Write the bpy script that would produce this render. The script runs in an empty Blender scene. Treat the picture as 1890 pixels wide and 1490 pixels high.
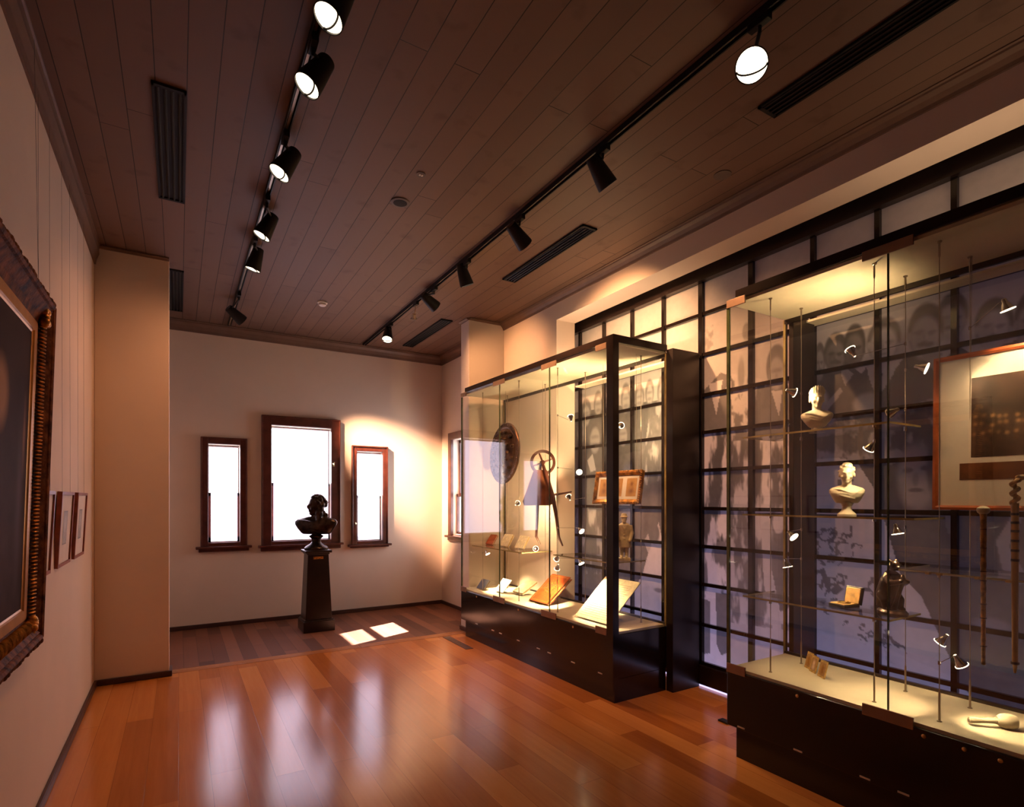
import bpy, bmesh, math, random
import numpy as np
from mathutils import Vector, Matrix, Euler
random.seed(7)
rng = np.random.default_rng(11)
scn = bpy.context.scene
COL = scn.collection
PI = math.pi

# ------------------------------------------------------------------ camera
FPX, CX, HY, EYE = 1024.0, 945.0, 921.0, 1.55
YAW = math.atan((CX - 330.0) / FPX)
S_, C_ = math.sin(YAW), math.cos(YAW)
cam = bpy.data.cameras.new('camera'); camo = bpy.data.objects.new('camera', cam); COL.objects.link(camo)
camo.location = (0, 0, EYE); camo.rotation_euler = (PI / 2, 0, -YAW)
cam.sensor_width = 36.0; cam.lens = 36.0 * FPX / 1890.0
cam.shift_x = (945 - CX) / 1890.0; cam.shift_y = (HY - 745.0) / 1890.0
cam.clip_start = 0.02; cam.clip_end = 100
scn.camera = camo


def ray(u, v):
    r = (u - CX) / FPX
    return (S_ + r * C_, C_ - r * S_, (HY - v) / FPX)


def onX(u, v, X):
    d = ray(u, v); t = X / d[0]
    return Vector((X, t * d[1], EYE + t * d[2]))


def onZ(u, v, Z):
    d = ray(u, v); t = (Z - EYE) / d[2]
    return Vector((t * d[0], t * d[1], Z))


# ------------------------------------------------------------------ materials
def newmat(name):
    m = bpy.data.materials.new(name); m.use_nodes = True
    nt = m.node_tree; nt.nodes.clear()
    out = nt.nodes.new('ShaderNodeOutputMaterial')
    return m, nt, out


class N:
    """tiny node helper"""
    def __init__(s, nt): s.nt = nt
    def new(s, t, **kw):
        n = s.nt.nodes.new(t)
        for k, v in kw.items():
            if k.startswith('i_'):
                key = k[2:]
                key = int(key) if key.isdigit() else key.replace('_', ' ')
                n.inputs[key].default_value = v
            else: setattr(n, k, v)
        return n
    def link(s, a, b): s.nt.links.new(a, b)
    def math(s, op, a, b=None):
        n = s.nt.nodes.new('ShaderNodeMath'); n.operation = op
        for k, x in enumerate((a, b)):
            if x is None: continue
            if isinstance(x, (int, float)): n.inputs[k].default_value = x
            else: s.link(x, n.inputs[k])
        return n.outputs[0]
    def ramp(s, fac, stops):
        n = s.nt.nodes.new('ShaderNodeValToRGB')
        e = n.color_ramp.elements
        while len(e) < len(stops): e.new(0.5)
        for el, (p, c) in zip(e, stops):
            el.position = p; el.color = (*c, 1)
        s.link(fac, n.inputs[0]); return n.outputs[0]


def plain(name, col, rough=0.5, metal=0.0, noise=0.08, nscale=12.0, bump=0.0, bscale=60.0, coat=0.0, spec=0.5):
    m, nt, out = newmat(name); h = N(nt)
    b = h.new('ShaderNodeBsdfPrincipled')
    tc = h.new('ShaderNodeTexCoord')
    nz = h.new('ShaderNodeTexNoise', i_Scale=nscale, i_Detail=4.0); h.link(tc.outputs['Object'], nz.inputs['Vector'])
    lo = tuple(max(0, c * (1 - noise * 1.6)) for c in col); hi = tuple(min(1, c * (1 + noise * 1.6)) for c in col)
    h.link(h.ramp(nz.outputs['Fac'], [(0.3, lo), (0.7, hi)]), b.inputs['Base Color'])
    b.inputs['Roughness'].default_value = rough; b.inputs['Metallic'].default_value = metal
    b.inputs['Coat Weight'].default_value = coat; b.inputs['Specular IOR Level'].default_value = spec
    if bump:
        n2 = h.new('ShaderNodeTexNoise', i_Scale=bscale, i_Detail=5.0); h.link(tc.outputs['Object'], n2.inputs['Vector'])
        bp = h.new('ShaderNodeBump', i_Strength=bump, i_Distance=0.01)
        h.link(n2.outputs['Fac'], bp.inputs['Height']); h.link(bp.outputs[0], b.inputs['Normal'])
    h.link(b.outputs[0], out.inputs[0])
    return m


def boards(name, stops, width, length, shift=0.0, rough=(0.18, 0.32), grain=0.35, gap=0.0016, gapdark=0.25, across=False, stain=0.0, bump=0.25, spec=0.5):
    m, nt, out = newmat(name); h = N(nt)
    b = h.new('ShaderNodeBsdfPrincipled'); b.inputs['Specular IOR Level'].default_value = spec
    tc = h.new('ShaderNodeTexCoord'); sp = h.new('ShaderNodeSeparateXYZ'); h.link(tc.outputs['Object'], sp.inputs[0])
    cb = h.new('ShaderNodeCombineXYZ')
    a, c = (sp.outputs['X'], sp.outputs['Y']) if across else (sp.outputs['Y'], sp.outputs['X'])
    h.link(h.math('ADD', a, 40.37), cb.inputs[0]); h.link(h.math('ADD', c, 20 * width - shift), cb.inputs[1])
    br = h.new('ShaderNodeTexBrick', i_Scale=1.0, offset=0.41, offset_frequency=2, squash=0.83, squash_frequency=3)
    br.inputs['Color1'].default_value = (0, 0, 0, 1); br.inputs['Color2'].default_value = (1, 1, 1, 1); br.inputs['Mortar'].default_value = (0.5, 0.5, 0.5, 1)
    br.inputs['Mortar Size'].default_value = gap; br.inputs['Mortar Smooth'].default_value = 0.2
    br.inputs['Brick Width'].default_value = length; br.inputs['Row Height'].default_value = width
    h.link(cb.outputs[0], br.inputs['Vector'])
    # grain stretched along the board, different on every row
    mp = h.new('ShaderNodeMapping'); mp.inputs['Scale'].default_value = (1.6, 34.0, 1.0)
    h.link(cb.outputs[0], mp.inputs['Vector'])
    g = h.new('ShaderNodeTexNoise', i_Scale=1.0, i_Detail=6.0, i_Roughness=0.62, i_Distortion=0.6); h.link(mp.outputs[0], g.inputs['Vector'])
    big = h.new('ShaderNodeTexNoise', i_Scale=1.3, i_Detail=2.0); h.link(cb.outputs[0], big.inputs['Vector'])
    f = h.math('ADD', h.math('MULTIPLY', br.outputs['Color'], 0.55), h.math('MULTIPLY', g.outputs['Fac'], grain))
    f = h.math('ADD', f, h.math('MULTIPLY', big.outputs['Fac'], 0.22))
    colr = h.ramp(f, stops)
    if stain:
        st = h.new('ShaderNodeTexNoise', i_Scale=5.5, i_Detail=3.0); h.link(tc.outputs['Object'], st.inputs['Vector'])
        sf = h.math('MULTIPLY', h.ramp(st.outputs['Fac'], [(0.6, (0, 0, 0)), (0.74, (1, 1, 1))]), stain)
        mx0 = h.new('ShaderNodeMixRGB'); mx0.blend_type = 'MULTIPLY'; h.link(sf, mx0.inputs[0]); h.link(colr, mx0.inputs[1]); mx0.inputs[2].default_value = (0.55, 0.45, 0.4, 1)
        colr = mx0.outputs[0]
    mx = h.new('ShaderNodeMixRGB'); mx.blend_type = 'MULTIPLY'
    h.link(br.outputs['Fac'], mx.inputs[0]); h.link(colr, mx.inputs[1]); mx.inputs[2].default_value = (gapdark, gapdark * 0.9, gapdark * 0.8, 1)
    h.link(mx.outputs[0], b.inputs['Base Color'])
    rr = h.new('ShaderNodeMapRange'); rr.inputs[3].default_value, rr.inputs[4].default_value = rough
    h.link(g.outputs['Fac'], rr.inputs[0]); h.link(rr.outputs[0], b.inputs['Roughness'])
    bp = h.new('ShaderNodeBump', i_Strength=bump, i_Distance=0.004)
    hh = h.math('SUBTRACT', h.math('MULTIPLY', g.outputs['Fac'], 0.12), br.outputs['Fac'])
    hh = h.math('ADD', hh, h.math('MULTIPLY', big.outputs['Fac'], 0.5))
    h.link(hh, bp.inputs['Height']); h.link(bp.outputs[0], b.inputs['Normal'])
    h.link(b.outputs[0], out.inputs[0])
    return m


def glass(name, tint=(0.97, 0.985, 0.965), f0=0.045):
    m, nt, out = newmat(name); h = N(nt)
    lw = h.new('ShaderNodeLayerWeight', i_Blend=0.5)
    p = h.math('POWER', lw.outputs['Facing'], 5.0)
    fac = h.math('ADD', h.math('MULTIPLY', p, 1 - f0), f0)
    t = h.new('ShaderNodeBsdfTransparent'); t.inputs[0].default_value = (*tint, 1)
    g = h.new('ShaderNodeBsdfGlossy', i_Roughness=0.0); g.inputs[0].default_value = (1, 1, 1, 1)
    mx = h.new('ShaderNodeMixShader'); h.link(fac, mx.inputs[0]); h.link(t.outputs[0], mx.inputs[1]); h.link(g.outputs[0], mx.inputs[2])
    h.link(mx.outputs[0], out.inputs[0]); return m


def emit(name, col, strength):
    m, nt, out = newmat(name); h = N(nt)
    e = h.new('ShaderNodeEmission', i_Strength=strength); e.inputs[0].default_value = (*col, 1)
    h.link(e.outputs[0], out.inputs[0]); return m


def printed(name, rough=0.4, glow=None, coat=0.0, spec=0.5):
    m, nt, out = newmat(name); h = N(nt)
    b = h.new('ShaderNodeBsdfPrincipled', i_Roughness=rough)
    a = h.new('ShaderNodeAttribute', attribute_name='ink')
    h.link(a.outputs['Color'], b.inputs['Base Color'])
    b.inputs['Coat Weight'].default_value = coat; b.inputs['Coat Roughness'].default_value = 0.02
    b.inputs['Specular IOR Level'].default_value = spec
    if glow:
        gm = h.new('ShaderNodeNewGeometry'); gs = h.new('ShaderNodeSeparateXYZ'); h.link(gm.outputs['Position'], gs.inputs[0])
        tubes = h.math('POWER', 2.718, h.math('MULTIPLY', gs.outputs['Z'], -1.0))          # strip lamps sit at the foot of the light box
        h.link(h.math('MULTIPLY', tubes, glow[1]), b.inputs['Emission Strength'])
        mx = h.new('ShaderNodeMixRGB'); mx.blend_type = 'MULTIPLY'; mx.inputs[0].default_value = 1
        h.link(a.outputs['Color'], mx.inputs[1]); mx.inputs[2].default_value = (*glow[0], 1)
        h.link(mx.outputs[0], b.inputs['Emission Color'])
    h.link(b.outputs[0], out.inputs[0]); return m


M = {}
M['wall'] = plain('wall_plaster', (0.80, 0.655, 0.55), 0.75, noise=0.025, nscale=1.7, bump=0.06, bscale=9)
M['pier'] = plain('pier_plaster', (0.80, 0.655, 0.55), 0.75, noise=0.02, nscale=2, bump=0.05, bscale=9)
M['floor'] = boards('honey_floorboards', [(0.12, (0.33, 0.098, 0.022)), (0.45, (0.50, 0.165, 0.038)), (0.66, (0.62, 0.225, 0.056)), (0.9, (0.70, 0.285, 0.082))], 0.155, 2.3, rough=(0.13, 0.22), spec=0.55, gapdark=0.5, gap=0.0012, bump=0.15)
M['darkfloor'] = boards('old_dark_floorboards', [(0.2, (0.07, 0.024, 0.014)), (0.55, (0.15, 0.055, 0.030)), (0.9, (0.24, 0.095, 0.052))], 0.125, 1.3, shift=0.04, rough=(0.5, 0.65), gapdark=0.3, spec=0.25)
M['strip'] = boards('honey_crossboard', [(0.2, (0.32, 0.11, 0.035)), (0.8, (0.5, 0.2, 0.07))], 0.14, 3.0, across=True, rough=(0.2, 0.32))
M['ceiling'] = boards('painted_ceiling_boards', [(0.1, (0.135, 0.078, 0.056)), (0.9, (0.175, 0.104, 0.076))], 0.138, 3.4, shift=0.036, rough=(0.5, 0.62), grain=0.15, gap=0.0026, gapdark=0.14, stain=0.45, bump=0.5, spec=0.3)
M['cornice'] = plain('cornice_paint', (0.145, 0.082, 0.058), 0.5, noise=0.05)
M['skirting'] = plain('skirting_wood', (0.06, 0.024, 0.018), 0.4)
M['mahogany'] = plain('window_mahogany', (0.10, 0.026, 0.018), 0.32, noise=0.25, nscale=9, coat=0.3)
M['black'] = plain('black_lacquer', (0.012, 0.0075, 0.0065), 0.16, noise=0.1, spec=0.5)
M['blackwood'] = plain('black_stained_wood', (0.016, 0.009, 0.008), 0.3, noise=0.25, nscale=5)
M['blackmatte'] = plain('black_powdercoat', (0.010, 0.009, 0.009), 0.5, spec=0.3)
M['vent'] = plain('vent_black', (0.010, 0.009, 0.010), 0.7, spec=0.2)
M['cream'] = plain('cream_laminate', (0.86, 0.76, 0.58), 0.5, noise=0.02)
M['creamtop'] = plain('cream_case_ceiling', (0.86, 0.76, 0.56), 0.42, noise=0.02)
M['glass'] = glass('clear_glass', (0.985, 0.987, 0.978), 0.042)
M['shelfglass'] = glass('shelf_glass', (0.975, 0.985, 0.97), 0.03)
M['windowglass'] = glass('window_glass', (0.97, 0.98, 0.98), 0.04)
M['edge'] = plain('glass_edge', (0.07, 0.085, 0.035), 0.12, noise=0.2, spec=0.8)
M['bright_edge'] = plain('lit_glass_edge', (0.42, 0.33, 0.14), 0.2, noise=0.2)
M['steel'] = plain('brushed_steel', (0.45, 0.36, 0.27), 0.35, 0.85)
M['chrome'] = plain('chrome', (0.8, 0.78, 0.74), 0.12, 1.0, noise=0.02)
M['clip'] = plain('bronze_clip', (0.30, 0.19, 0.13), 0.38, 0.6)
M['brass'] = plain('brass', (0.65, 0.42, 0.15), 0.3, 0.9)
M['label'] = plain('pale_metal_pull', (0.75, 0.68, 0.6), 0.3, 0.7)
M['lens'] = emit('lamp_lens', (1.0, 0.80, 0.56), 5.0)
M['minilens'] = emit('mini_lamp_lens', (1.0, 0.82, 0.55), 7.0)
M['blind'] = emit('daylit_blind', (0.95, 0.80, 1.0), 3.7)
M['blindrail'] = plain('blind_rail', (0.8, 0.72, 0.66), 0.5)
M['bronze'] = plain('dark_bronze', (0.035, 0.020, 0.014), 0.28, 0.75, noise=0.5, nscale=18, bump=0.25, bscale=45)
M['pedestal'] = plain('black_pedestal', (0.018, 0.011, 0.010), 0.3, noise=0.3, nscale=4)
M['plaque'] = plain('brass_plaque', (0.55, 0.26, 0.07), 0.4, 0.6, noise=0.5, nscale=90)
M['ivory'] = plain('white_marble', (0.87, 0.76, 0.56), 0.4, noise=0.06, nscale=16)
M['gilt'] = plain('gilt_frame', (0.50, 0.24, 0.05), 0.36, 0.75, noise=0.45, nscale=26, bump=0.3, bscale=70)
M['giltdark'] = plain('aged_gilt', (0.13, 0.040, 0.011), 0.65, 0.0, noise=0.5, nscale=22, bump=0.4, bscale=60, spec=0.08)
M['giltslip'] = plain('gilt_slip', (0.48, 0.22, 0.05), 0.34, 0.6, noise=0.12, nscale=10)
M['redwood'] = plain('red_cedar_frame', (0.28, 0.062, 0.026), 0.38, noise=0.2, nscale=20)
M['orangewood'] = plain('orange_cedar_frame', (0.42, 0.10, 0.03), 0.35, noise=0.2, nscale=14)
M['mat'] = plain('mat_board', (0.72, 0.62, 0.50), 0.7, noise=0.03)
M['matlight'] = plain('pale_mat_board', (0.80, 0.69, 0.60), 0.7, noise=0.03)
M['print'] = printed('printed_paper', 0.5)
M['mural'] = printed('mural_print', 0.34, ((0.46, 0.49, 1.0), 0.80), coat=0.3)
M['oil'] = printed('oil_paint', 0.7, spec=0.04)
M['paper'] = plain('white_paper', (0.9, 0.87, 0.8), 0.6, noise=0.02)
M['vellum'] = plain('cream_vellum', (0.84, 0.72, 0.47), 0.6, noise=0.12, nscale=30)
M['redleather'] = plain('red_leather', (0.46, 0.085, 0.018), 0.4, noise=0.15, nscale=25, bump=0.2, bscale=90)
M['goldleaf'] = plain('gold_tooling', (0.80, 0.45, 0.12), 0.4, 0.6, noise=0.3, nscale=40)
M['blackleather'] = plain('black_leather', (0.03, 0.026, 0.026), 0.45, noise=0.15)
M['pages'] = plain('book_pages', (0.62, 0.42, 0.2), 0.7, noise=0.2, nscale=80)
M['acrylic'] = glass('acrylic_stand', (0.97, 0.965, 0.94), 0.04)
M['shield'] = plain('dark_embossed_metal', (0.085, 0.042, 0.022), 0.3, 0.7, noise=0.5, nscale=14, bump=0.6, bscale=38)
M['darkwood'] = plain('dark_carved_wood', (0.075, 0.022, 0.014), 0.4, noise=0.3, nscale=14)
M['midwood'] = plain('brown_panel_wood', (0.15, 0.05, 0.02), 0.35, noise=0.35, nscale=10)
M['cane'] = plain('bamboo_cane', (0.55, 0.30, 0.10), 0.36, noise=0.45, nscale=40, bump=0.4, bscale=90)
M['caneplain'] = plain('polished_cane', (0.66, 0.40, 0.13), 0.3, noise=0.15, nscale=14)
M['satin'] = plain('gold_satin', (0.72, 0.42, 0.14), 0.42, noise=0.25, nscale=24)
M['grille'] = plain('grille_grey', (0.10, 0.07, 0.06), 0.6)
M['whiteplastic'] = plain('white_plastic', (0.82, 0.76, 0.7), 0.35, noise=0.02)
M['backlight'] = emit('backlight_gap', (0.62, 0.55, 1.0), 1.6)
M['outside'] = plain('sun_cut_grey', (0.5, 0.48, 0.45), 0.8)


# ------------------------------------------------------------------ mesh builder
class MB:
    def __init__(s): s.bm = bmesh.new()
    def box(s, x0, x1, y0, y1, z0, z1, mat=None):
        vs = [s.bm.verts.new(p) for p in ((x0, y0, z0), (x1, y0, z0), (x1, y1, z0), (x0, y1, z0), (x0, y0, z1), (x1, y0, z1), (x1, y1, z1), (x0, y1, z1))]
        if mat is not None:
            for v in vs: v.co = mat @ v.co
        for f in ((0, 3, 2, 1), (4, 5, 6, 7), (0, 1, 5, 4), (1, 2, 6, 5), (2, 3, 7, 6), (3, 0, 4, 7)):
            s.bm.faces.new([vs[i] for i in f])
        return s
    def tube(s, pts, rad, n=12, cap=True):
        pts = [Vector(p) for p in pts]
        if not isinstance(rad, (list, tuple)): rad = [rad] * len(pts)
        rings = []; up = None
        for i, p in enumerate(pts):
            a = pts[max(i - 1, 0)]; b = pts[min(i + 1, len(pts) - 1)]
            t = (b - a).normalized()
            if up is None:
                up = t.orthogonal().normalized()
            up = (up - t * up.dot(t))
            up = up.normalized() if up.length > 1e-6 else t.orthogonal().normalized()
            w = t.cross(up)
            rings.append([s.bm.verts.new(p + (up * math.cos(2 * PI * k / n) + w * math.sin(2 * PI * k / n)) * rad[i]) for k in range(n)])
        for r0, r1 in zip(rings, rings[1:]):
            for k in range(n): s.bm.faces.new((r0[k], r0[(k + 1) % n], r1[(k + 1) % n], r1[k]))
        if cap:
            s.bm.faces.new(list(reversed(rings[0]))); s.bm.faces.new(rings[-1])
        return s
    def lathe(s, prof, n=32, mat=None, closed=True):
        rings = []
        for r, z in prof:
            ring = []
            for k in range(n):
                p = Vector((r * math.cos(2 * PI * k / n), r * math.sin(2 * PI * k / n), z))
                ring.append(s.bm.verts.new(mat @ p if mat is not None else p))
            rings.append(ring)
        for r0, r1 in zip(rings, rings[1:]):
            for k in range(n): s.bm.faces.new((r0[k], r0[(k + 1) % n], r1[(k + 1) % n], r1[k]))
        if closed:
            s.bm.faces.new(list(reversed(rings[0]))); s.bm.faces.new(rings[-1])
        return s
    def ell(s, c, r, rot=None, u=16, v=10):
        mt = Matrix.Translation(Vector(c))
        if rot: mt = mt @ Euler(rot).to_matrix().to_4x4()
        mt = mt @ Matrix.Diagonal((*((r, r, r) if isinstance(r, (int, float)) else r), 1))
        nv = s.bm.verts.new; nf = s.bm.faces.new
        top = nv(mt @ Vector((0, 0, 1))); bot = nv(mt @ Vector((0, 0, -1)))
        rings = [[nv(mt @ Vector((math.sin(PI * j / v) * math.cos(2 * PI * k / u), math.sin(PI * j / v) * math.sin(2 * PI * k / u), math.cos(PI * j / v)))) for k in range(u)] for j in range(1, v)]
        for k in range(u):
            nf((top, rings[0][k], rings[0][(k + 1) % u])); nf((bot, rings[-1][(k + 1) % u], rings[-1][k]))
        for r0, r1 in zip(rings, rings[1:]):
            for k in range(u): nf((r0[k], r1[k], r1[(k + 1) % u], r0[(k + 1) % u]))
        s.last = [top, bot] + [x for q in rings for x in q]
        return s
    def loft(s, secs, n=28, p=2.0):
        """stack of superellipse sections (cx, cy, z, rx, ry), closed at both ends"""
        rings = []
        for cx, cy_, z, rx, ry in secs:
            ring = []
            for k in range(n):
                c, q = math.cos(2 * PI * k / n), math.sin(2 * PI * k / n)
                ring.append(s.bm.verts.new((cx + rx * math.copysign(abs(c) ** (2 / p), c), cy_ + ry * math.copysign(abs(q) ** (2 / p), q), z)))
            rings.append(ring)
        for r0, r1 in zip(rings, rings[1:]):
            for k in range(n): s.bm.faces.new((r0[k], r0[(k + 1) % n], r1[(k + 1) % n], r1[k]))
        s.bm.faces.new(list(reversed(rings[0]))); s.bm.faces.new(rings[-1])
        return s
    def prism(s, poly, mat, depth):
        """2-D polygon (x, y) extruded along local z by depth, placed by mat"""
        a = [s.bm.verts.new(mat @ Vector((x, y, 0))) for x, y in poly]
        b = [s.bm.verts.new(mat @ Vector((x, y, depth))) for x, y in poly]
        k = len(poly)
        s.bm.faces.new(list(reversed(a))); s.bm.faces.new(b)
        for i in range(k): s.bm.faces.new((a[i], a[(i + 1) % k], b[(i + 1) % k], b[i]))
        return s
    def torus(s, mat, R, r, n=32, m=10):
        rings = []
        for i in range(n):
            a = 2 * PI * i / n
            rings.append([s.bm.verts.new(mat @ Vector(((R + r * math.cos(2 * PI * j / m)) * math.cos(a), (R + r * math.cos(2 * PI * j / m)) * math.sin(a), r * math.sin(2 * PI * j / m)))) for j in range(m)])
        for i in range(n):
            for j in range(m): s.bm.faces.new((rings[i][j], rings[(i + 1) % n][j], rings[(i + 1) % n][(j + 1) % m], rings[i][(j + 1) % m]))
        return s
    def build(s, name, mat, parent=None, smooth=False, bevel=0.0, seg=2, angle=38):
        bm = s.bm
        bmesh.ops.recalc_face_normals(bm, faces=bm.faces[:])
        if smooth:
            for f in bm.faces: f.smooth = True
            lim = math.radians(angle)
            for e in bm.edges:
                if len(e.link_faces) == 2 and e.calc_face_angle(0) > lim: e.smooth = False
        me = bpy.data.meshes.new(name); bm.to_mesh(me); bm.free()
        me.materials.append(M[mat] if isinstance(mat, str) else mat)
        o = bpy.data.objects.new(name, me); COL.objects.link(o)
        if parent is not None: o.parent = parent
        if bevel:
            md = o.modifiers.new('bevel', 'BEVEL'); md.width = bevel; md.segments = seg; md.limit_method = 'ANGLE'; md.angle_limit = math.radians(40)
        return o
    def sculpt(s, name, mat, parent=None, voxel=0.006, smooth=6):
        o = s.build(name, mat, parent)
        md = o.modifiers.new('remesh', 'REMESH'); md.mode = 'VOXEL'; md.voxel_size = voxel; md.use_smooth_shade = True
        m2 = o.modifiers.new('smooth', 'SMOOTH'); m2.iterations = smooth; m2.factor = 0.5
        return o


def thing(name, label, cat, loc=(0, 0, 0), rot=(0, 0, 0), group=None):
    o = bpy.data.objects.new(name, None); COL.objects.link(o)
    o.empty_display_size = 0.1
    o.location = loc; o.rotation_euler = rot if isinstance(rot, (tuple, list, Euler)) else (0, 0, rot)
    return tag(o, label, cat, group)


def tag(o, label, cat, group=None):
    o['label'] = label; o['category'] = cat
    if group: o['group'] = group
    return o


def struct(o):
    o['kind'] = 'structure'; return o


def dup(root, loc, rot=None, label=None):
    r = root.copy(); COL.objects.link(r); r.location = loc
    if rot is not None: r.rotation_euler = rot
    if label: r['label'] = label
    for ch in list(root.children):
        c = ch.copy(); COL.objects.link(c); c.parent = r
        for g in list(ch.children):
            d = g.copy(); COL.objects.link(d); d.parent = c
    return r


def ink_grid(name, mat, nu, nv, pos, fn, parent=None, back=None):
    """flat printed sheet: nu x nv vertices, pos(u,v)->Vector for u,v arrays in 0..1, fn(U,V)->(nv,nu,3) colours"""
    U, V = np.meshgrid(np.linspace(0, 1, nu), np.linspace(0, 1, nv))
    P = pos(U, V)                       # (nv,nu,3)
    me = bpy.data.meshes.new(name)
    idx = np.arange(nu * nv).reshape(nv, nu)
    faces = np.stack([idx[:-1, :-1], idx[:-1, 1:], idx[1:, 1:], idx[1:, :-1]], -1).reshape(-1, 4)
    me.from_pydata(P.reshape(-1, 3).tolist(), [], faces.tolist())
    at = me.color_attributes.new('ink', 'FLOAT_COLOR', 'POINT')
    c = np.ones((nu * nv, 4), np.float32); c[:, :3] = fn(U, V).reshape(-1, 3)
    at.data.foreach_set('color', c.ravel())
    me.materials.append(M[mat])
    o = bpy.data.objects.new(name, me); COL.objects.link(o)
    if parent is not None: o.parent = parent
    return o


def vnoise(A, B, seed):
    """value noise on arrays A, B (any range)"""
    r = np.random.default_rng(seed); T = r.random((64, 64))
    ai = np.floor(A).astype(int); bi = np.floor(B).astype(int); fa = A - ai; fb = B - bi
    fa = fa * fa * (3 - 2 * fa); fb = fb * fb * (3 - 2 * fb)
    g = lambda i, j: T[i % 64, j % 64]
    return (g(ai, bi) * (1 - fa) + g(ai + 1, bi) * fa) * (1 - fb) + (g(ai, bi + 1) * (1 - fa) + g(ai + 1, bi + 1) * fa) * fb


def fnoise(A, B, seed, octv=4):
    s = 0; w = 1; t = 0
    for k in range(octv):
        s = s + w * vnoise(A * 2 ** k + 7.3 * k, B * 2 ** k + 3.1 * k, seed + k); t += w; w *= 0.55
    return s / t


def wallpiece(name, axis, p0, p1, a0, a1, z0, z1, holes, mat):
    """a wall slab between p0 and p1 on `axis` ('x' or 'y'), a0..a1 along the other axis, with rectangular holes (a0,a1,z0,z1)"""
    As = sorted({a0, a1, *[min(max(h[i], a0), a1) for h in holes for i in (0, 1)]})
    Zs = sorted({z0, z1, *[min(max(h[i], z0), z1) for h in holes for i in (2, 3)]})
    mb = MB()
    for i in range(len(As) - 1):
        for j in range(len(Zs) - 1):
            am, zm = (As[i] + As[i + 1]) / 2, (Zs[j] + Zs[j + 1]) / 2
            if any(h[0] < am < h[1] and h[2] < zm < h[3] for h in holes): continue
            if axis == 'y': mb.box(As[i], As[i + 1], p0, p1, Zs[j], Zs[j + 1])
            else: mb.box(p0, p1, As[i], As[i + 1], Zs[j], Zs[j + 1])
    bmesh.ops.remove_doubles(mb.bm, verts=mb.bm.verts[:], dist=1e-5)
    # drop interior faces shared by two cells
    seen = {}
    for f in mb.bm.faces: seen.setdefault(tuple(sorted(v.index for v in f.verts)), []).append(f)
    mb.bm.verts.index_update()
    seen = {}
    for f in mb.bm.faces: seen.setdefault(tuple(sorted(v.index for v in f.verts)), []).append(f)
    kill = [f for fs in seen.values() if len(fs) > 1 for f in fs]
    bmesh.ops.delete(mb.bm, geom=kill, context='FACES_ONLY')
    return struct(mb.build(name, mat))


def spot(name, loc, d, power, size=60, blend=0.6, col=(1, 0.70, 0.42), radius=0.03, parent=None):
    L = bpy.data.lights.new(name, 'SPOT'); L.energy = power; L.spot_size = math.radians(size); L.spot_blend = blend
    L.color = col; L.shadow_soft_size = radius
    o = bpy.data.objects.new(name, L); COL.objects.link(o)
    o.location = loc; o.rotation_euler = Vector(d).normalized().to_track_quat('-Z', 'Y').to_euler()
    if parent: o.parent = parent
    return o


def align(d, loc=(0, 0, 0)):
    """matrix whose local +z looks along d"""
    return Matrix.Translation(Vector(loc)) @ Vector(d).normalized().to_track_quat('Z', 'Y').to_matrix().to_4x4()


# ------------------------------------------------------------------ room shell
XL, XR, YB, YR, ZC = -0.60, 3.355, 7.61, -5.5, 3.65
XM = 3.72                                         # face of the mural's black grid
struct(MB().box(XL - 0.2, 4.1, YR - 0.2, 5.76, -0.08, 0).build('floor', 'floor'))
struct(MB().box(XL - 0.2, XR + 0.3, 5.89, YB + 0.25, -0.08, 0.0).build('floor_alcove', 'darkfloor'))
struct(MB().box(XL - 0.2, XR + 0.3, 5.76, 5.89, -0.08, 0.002).build('trim_threshold', 'strip'))
struct(MB().box(XL - 0.2, 4.3, YR - 0.2, YB + 0.25, ZC, ZC + 0.1).build('ceiling', 'ceiling'))
W1 = (0.222, 0.727, 0.975, 2.293, 0.080, 0.910, 0.05)
W2 = (0.888, 1.860, 0.965, 2.605, 0.118, 0.890, 0.036)
W3 = (2.012, 2.517, 0.927, 2.278, 0.074, 0.880, 0.045)
holesB = [(w[0] + w[4], w[1] - w[4], w[2] + 0.02, w[3] - w[4]) for w in (W1, W2, W3)]
wallpiece('wall_back', 'y', YB, YB + 0.22, XL, XR + 0.235, 0, ZC, holesB, 'wall')
wallpiece('wall_left', 'x', XL - 0.2, XL, YR, YB, 0, ZC, [], 'wall')
wallpiece('wall_rear', 'y', YR - 0.2, YR, XL, 4.1, 0, ZC, [], 'midwood')
W4 = (6.45, 7.31, 1.03, 2.49, 0.10)
OPEN_Z = 3.405
wallpiece('wall_right', 'x', XR, XR + 0.235, YR, YB, 0, ZC, [(-1.2, 4.69, 0, OPEN_Z), (W4[0] + W4[4], W4[1] - W4[4], W4[2] + 0.02, W4[3] - W4[4])], 'wall')
struct(MB().box(3.78, 4.0, YR, 5.2, 0, ZC).box(XR + 0.235, 3.78, 4.94, 5.2, 0, ZC).build('wall_behind_mural', 'wall'))
struct(MB().box(XL, -0.072, 5.705, 5.885, 0, ZC).build('wall_pier_left', 'pier', bevel=0.006))
struct(MB().box(2.885, XR, 5.775, 5.985, 0, ZC).build('wall_pier_right', 'pier', bevel=0.006))


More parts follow.
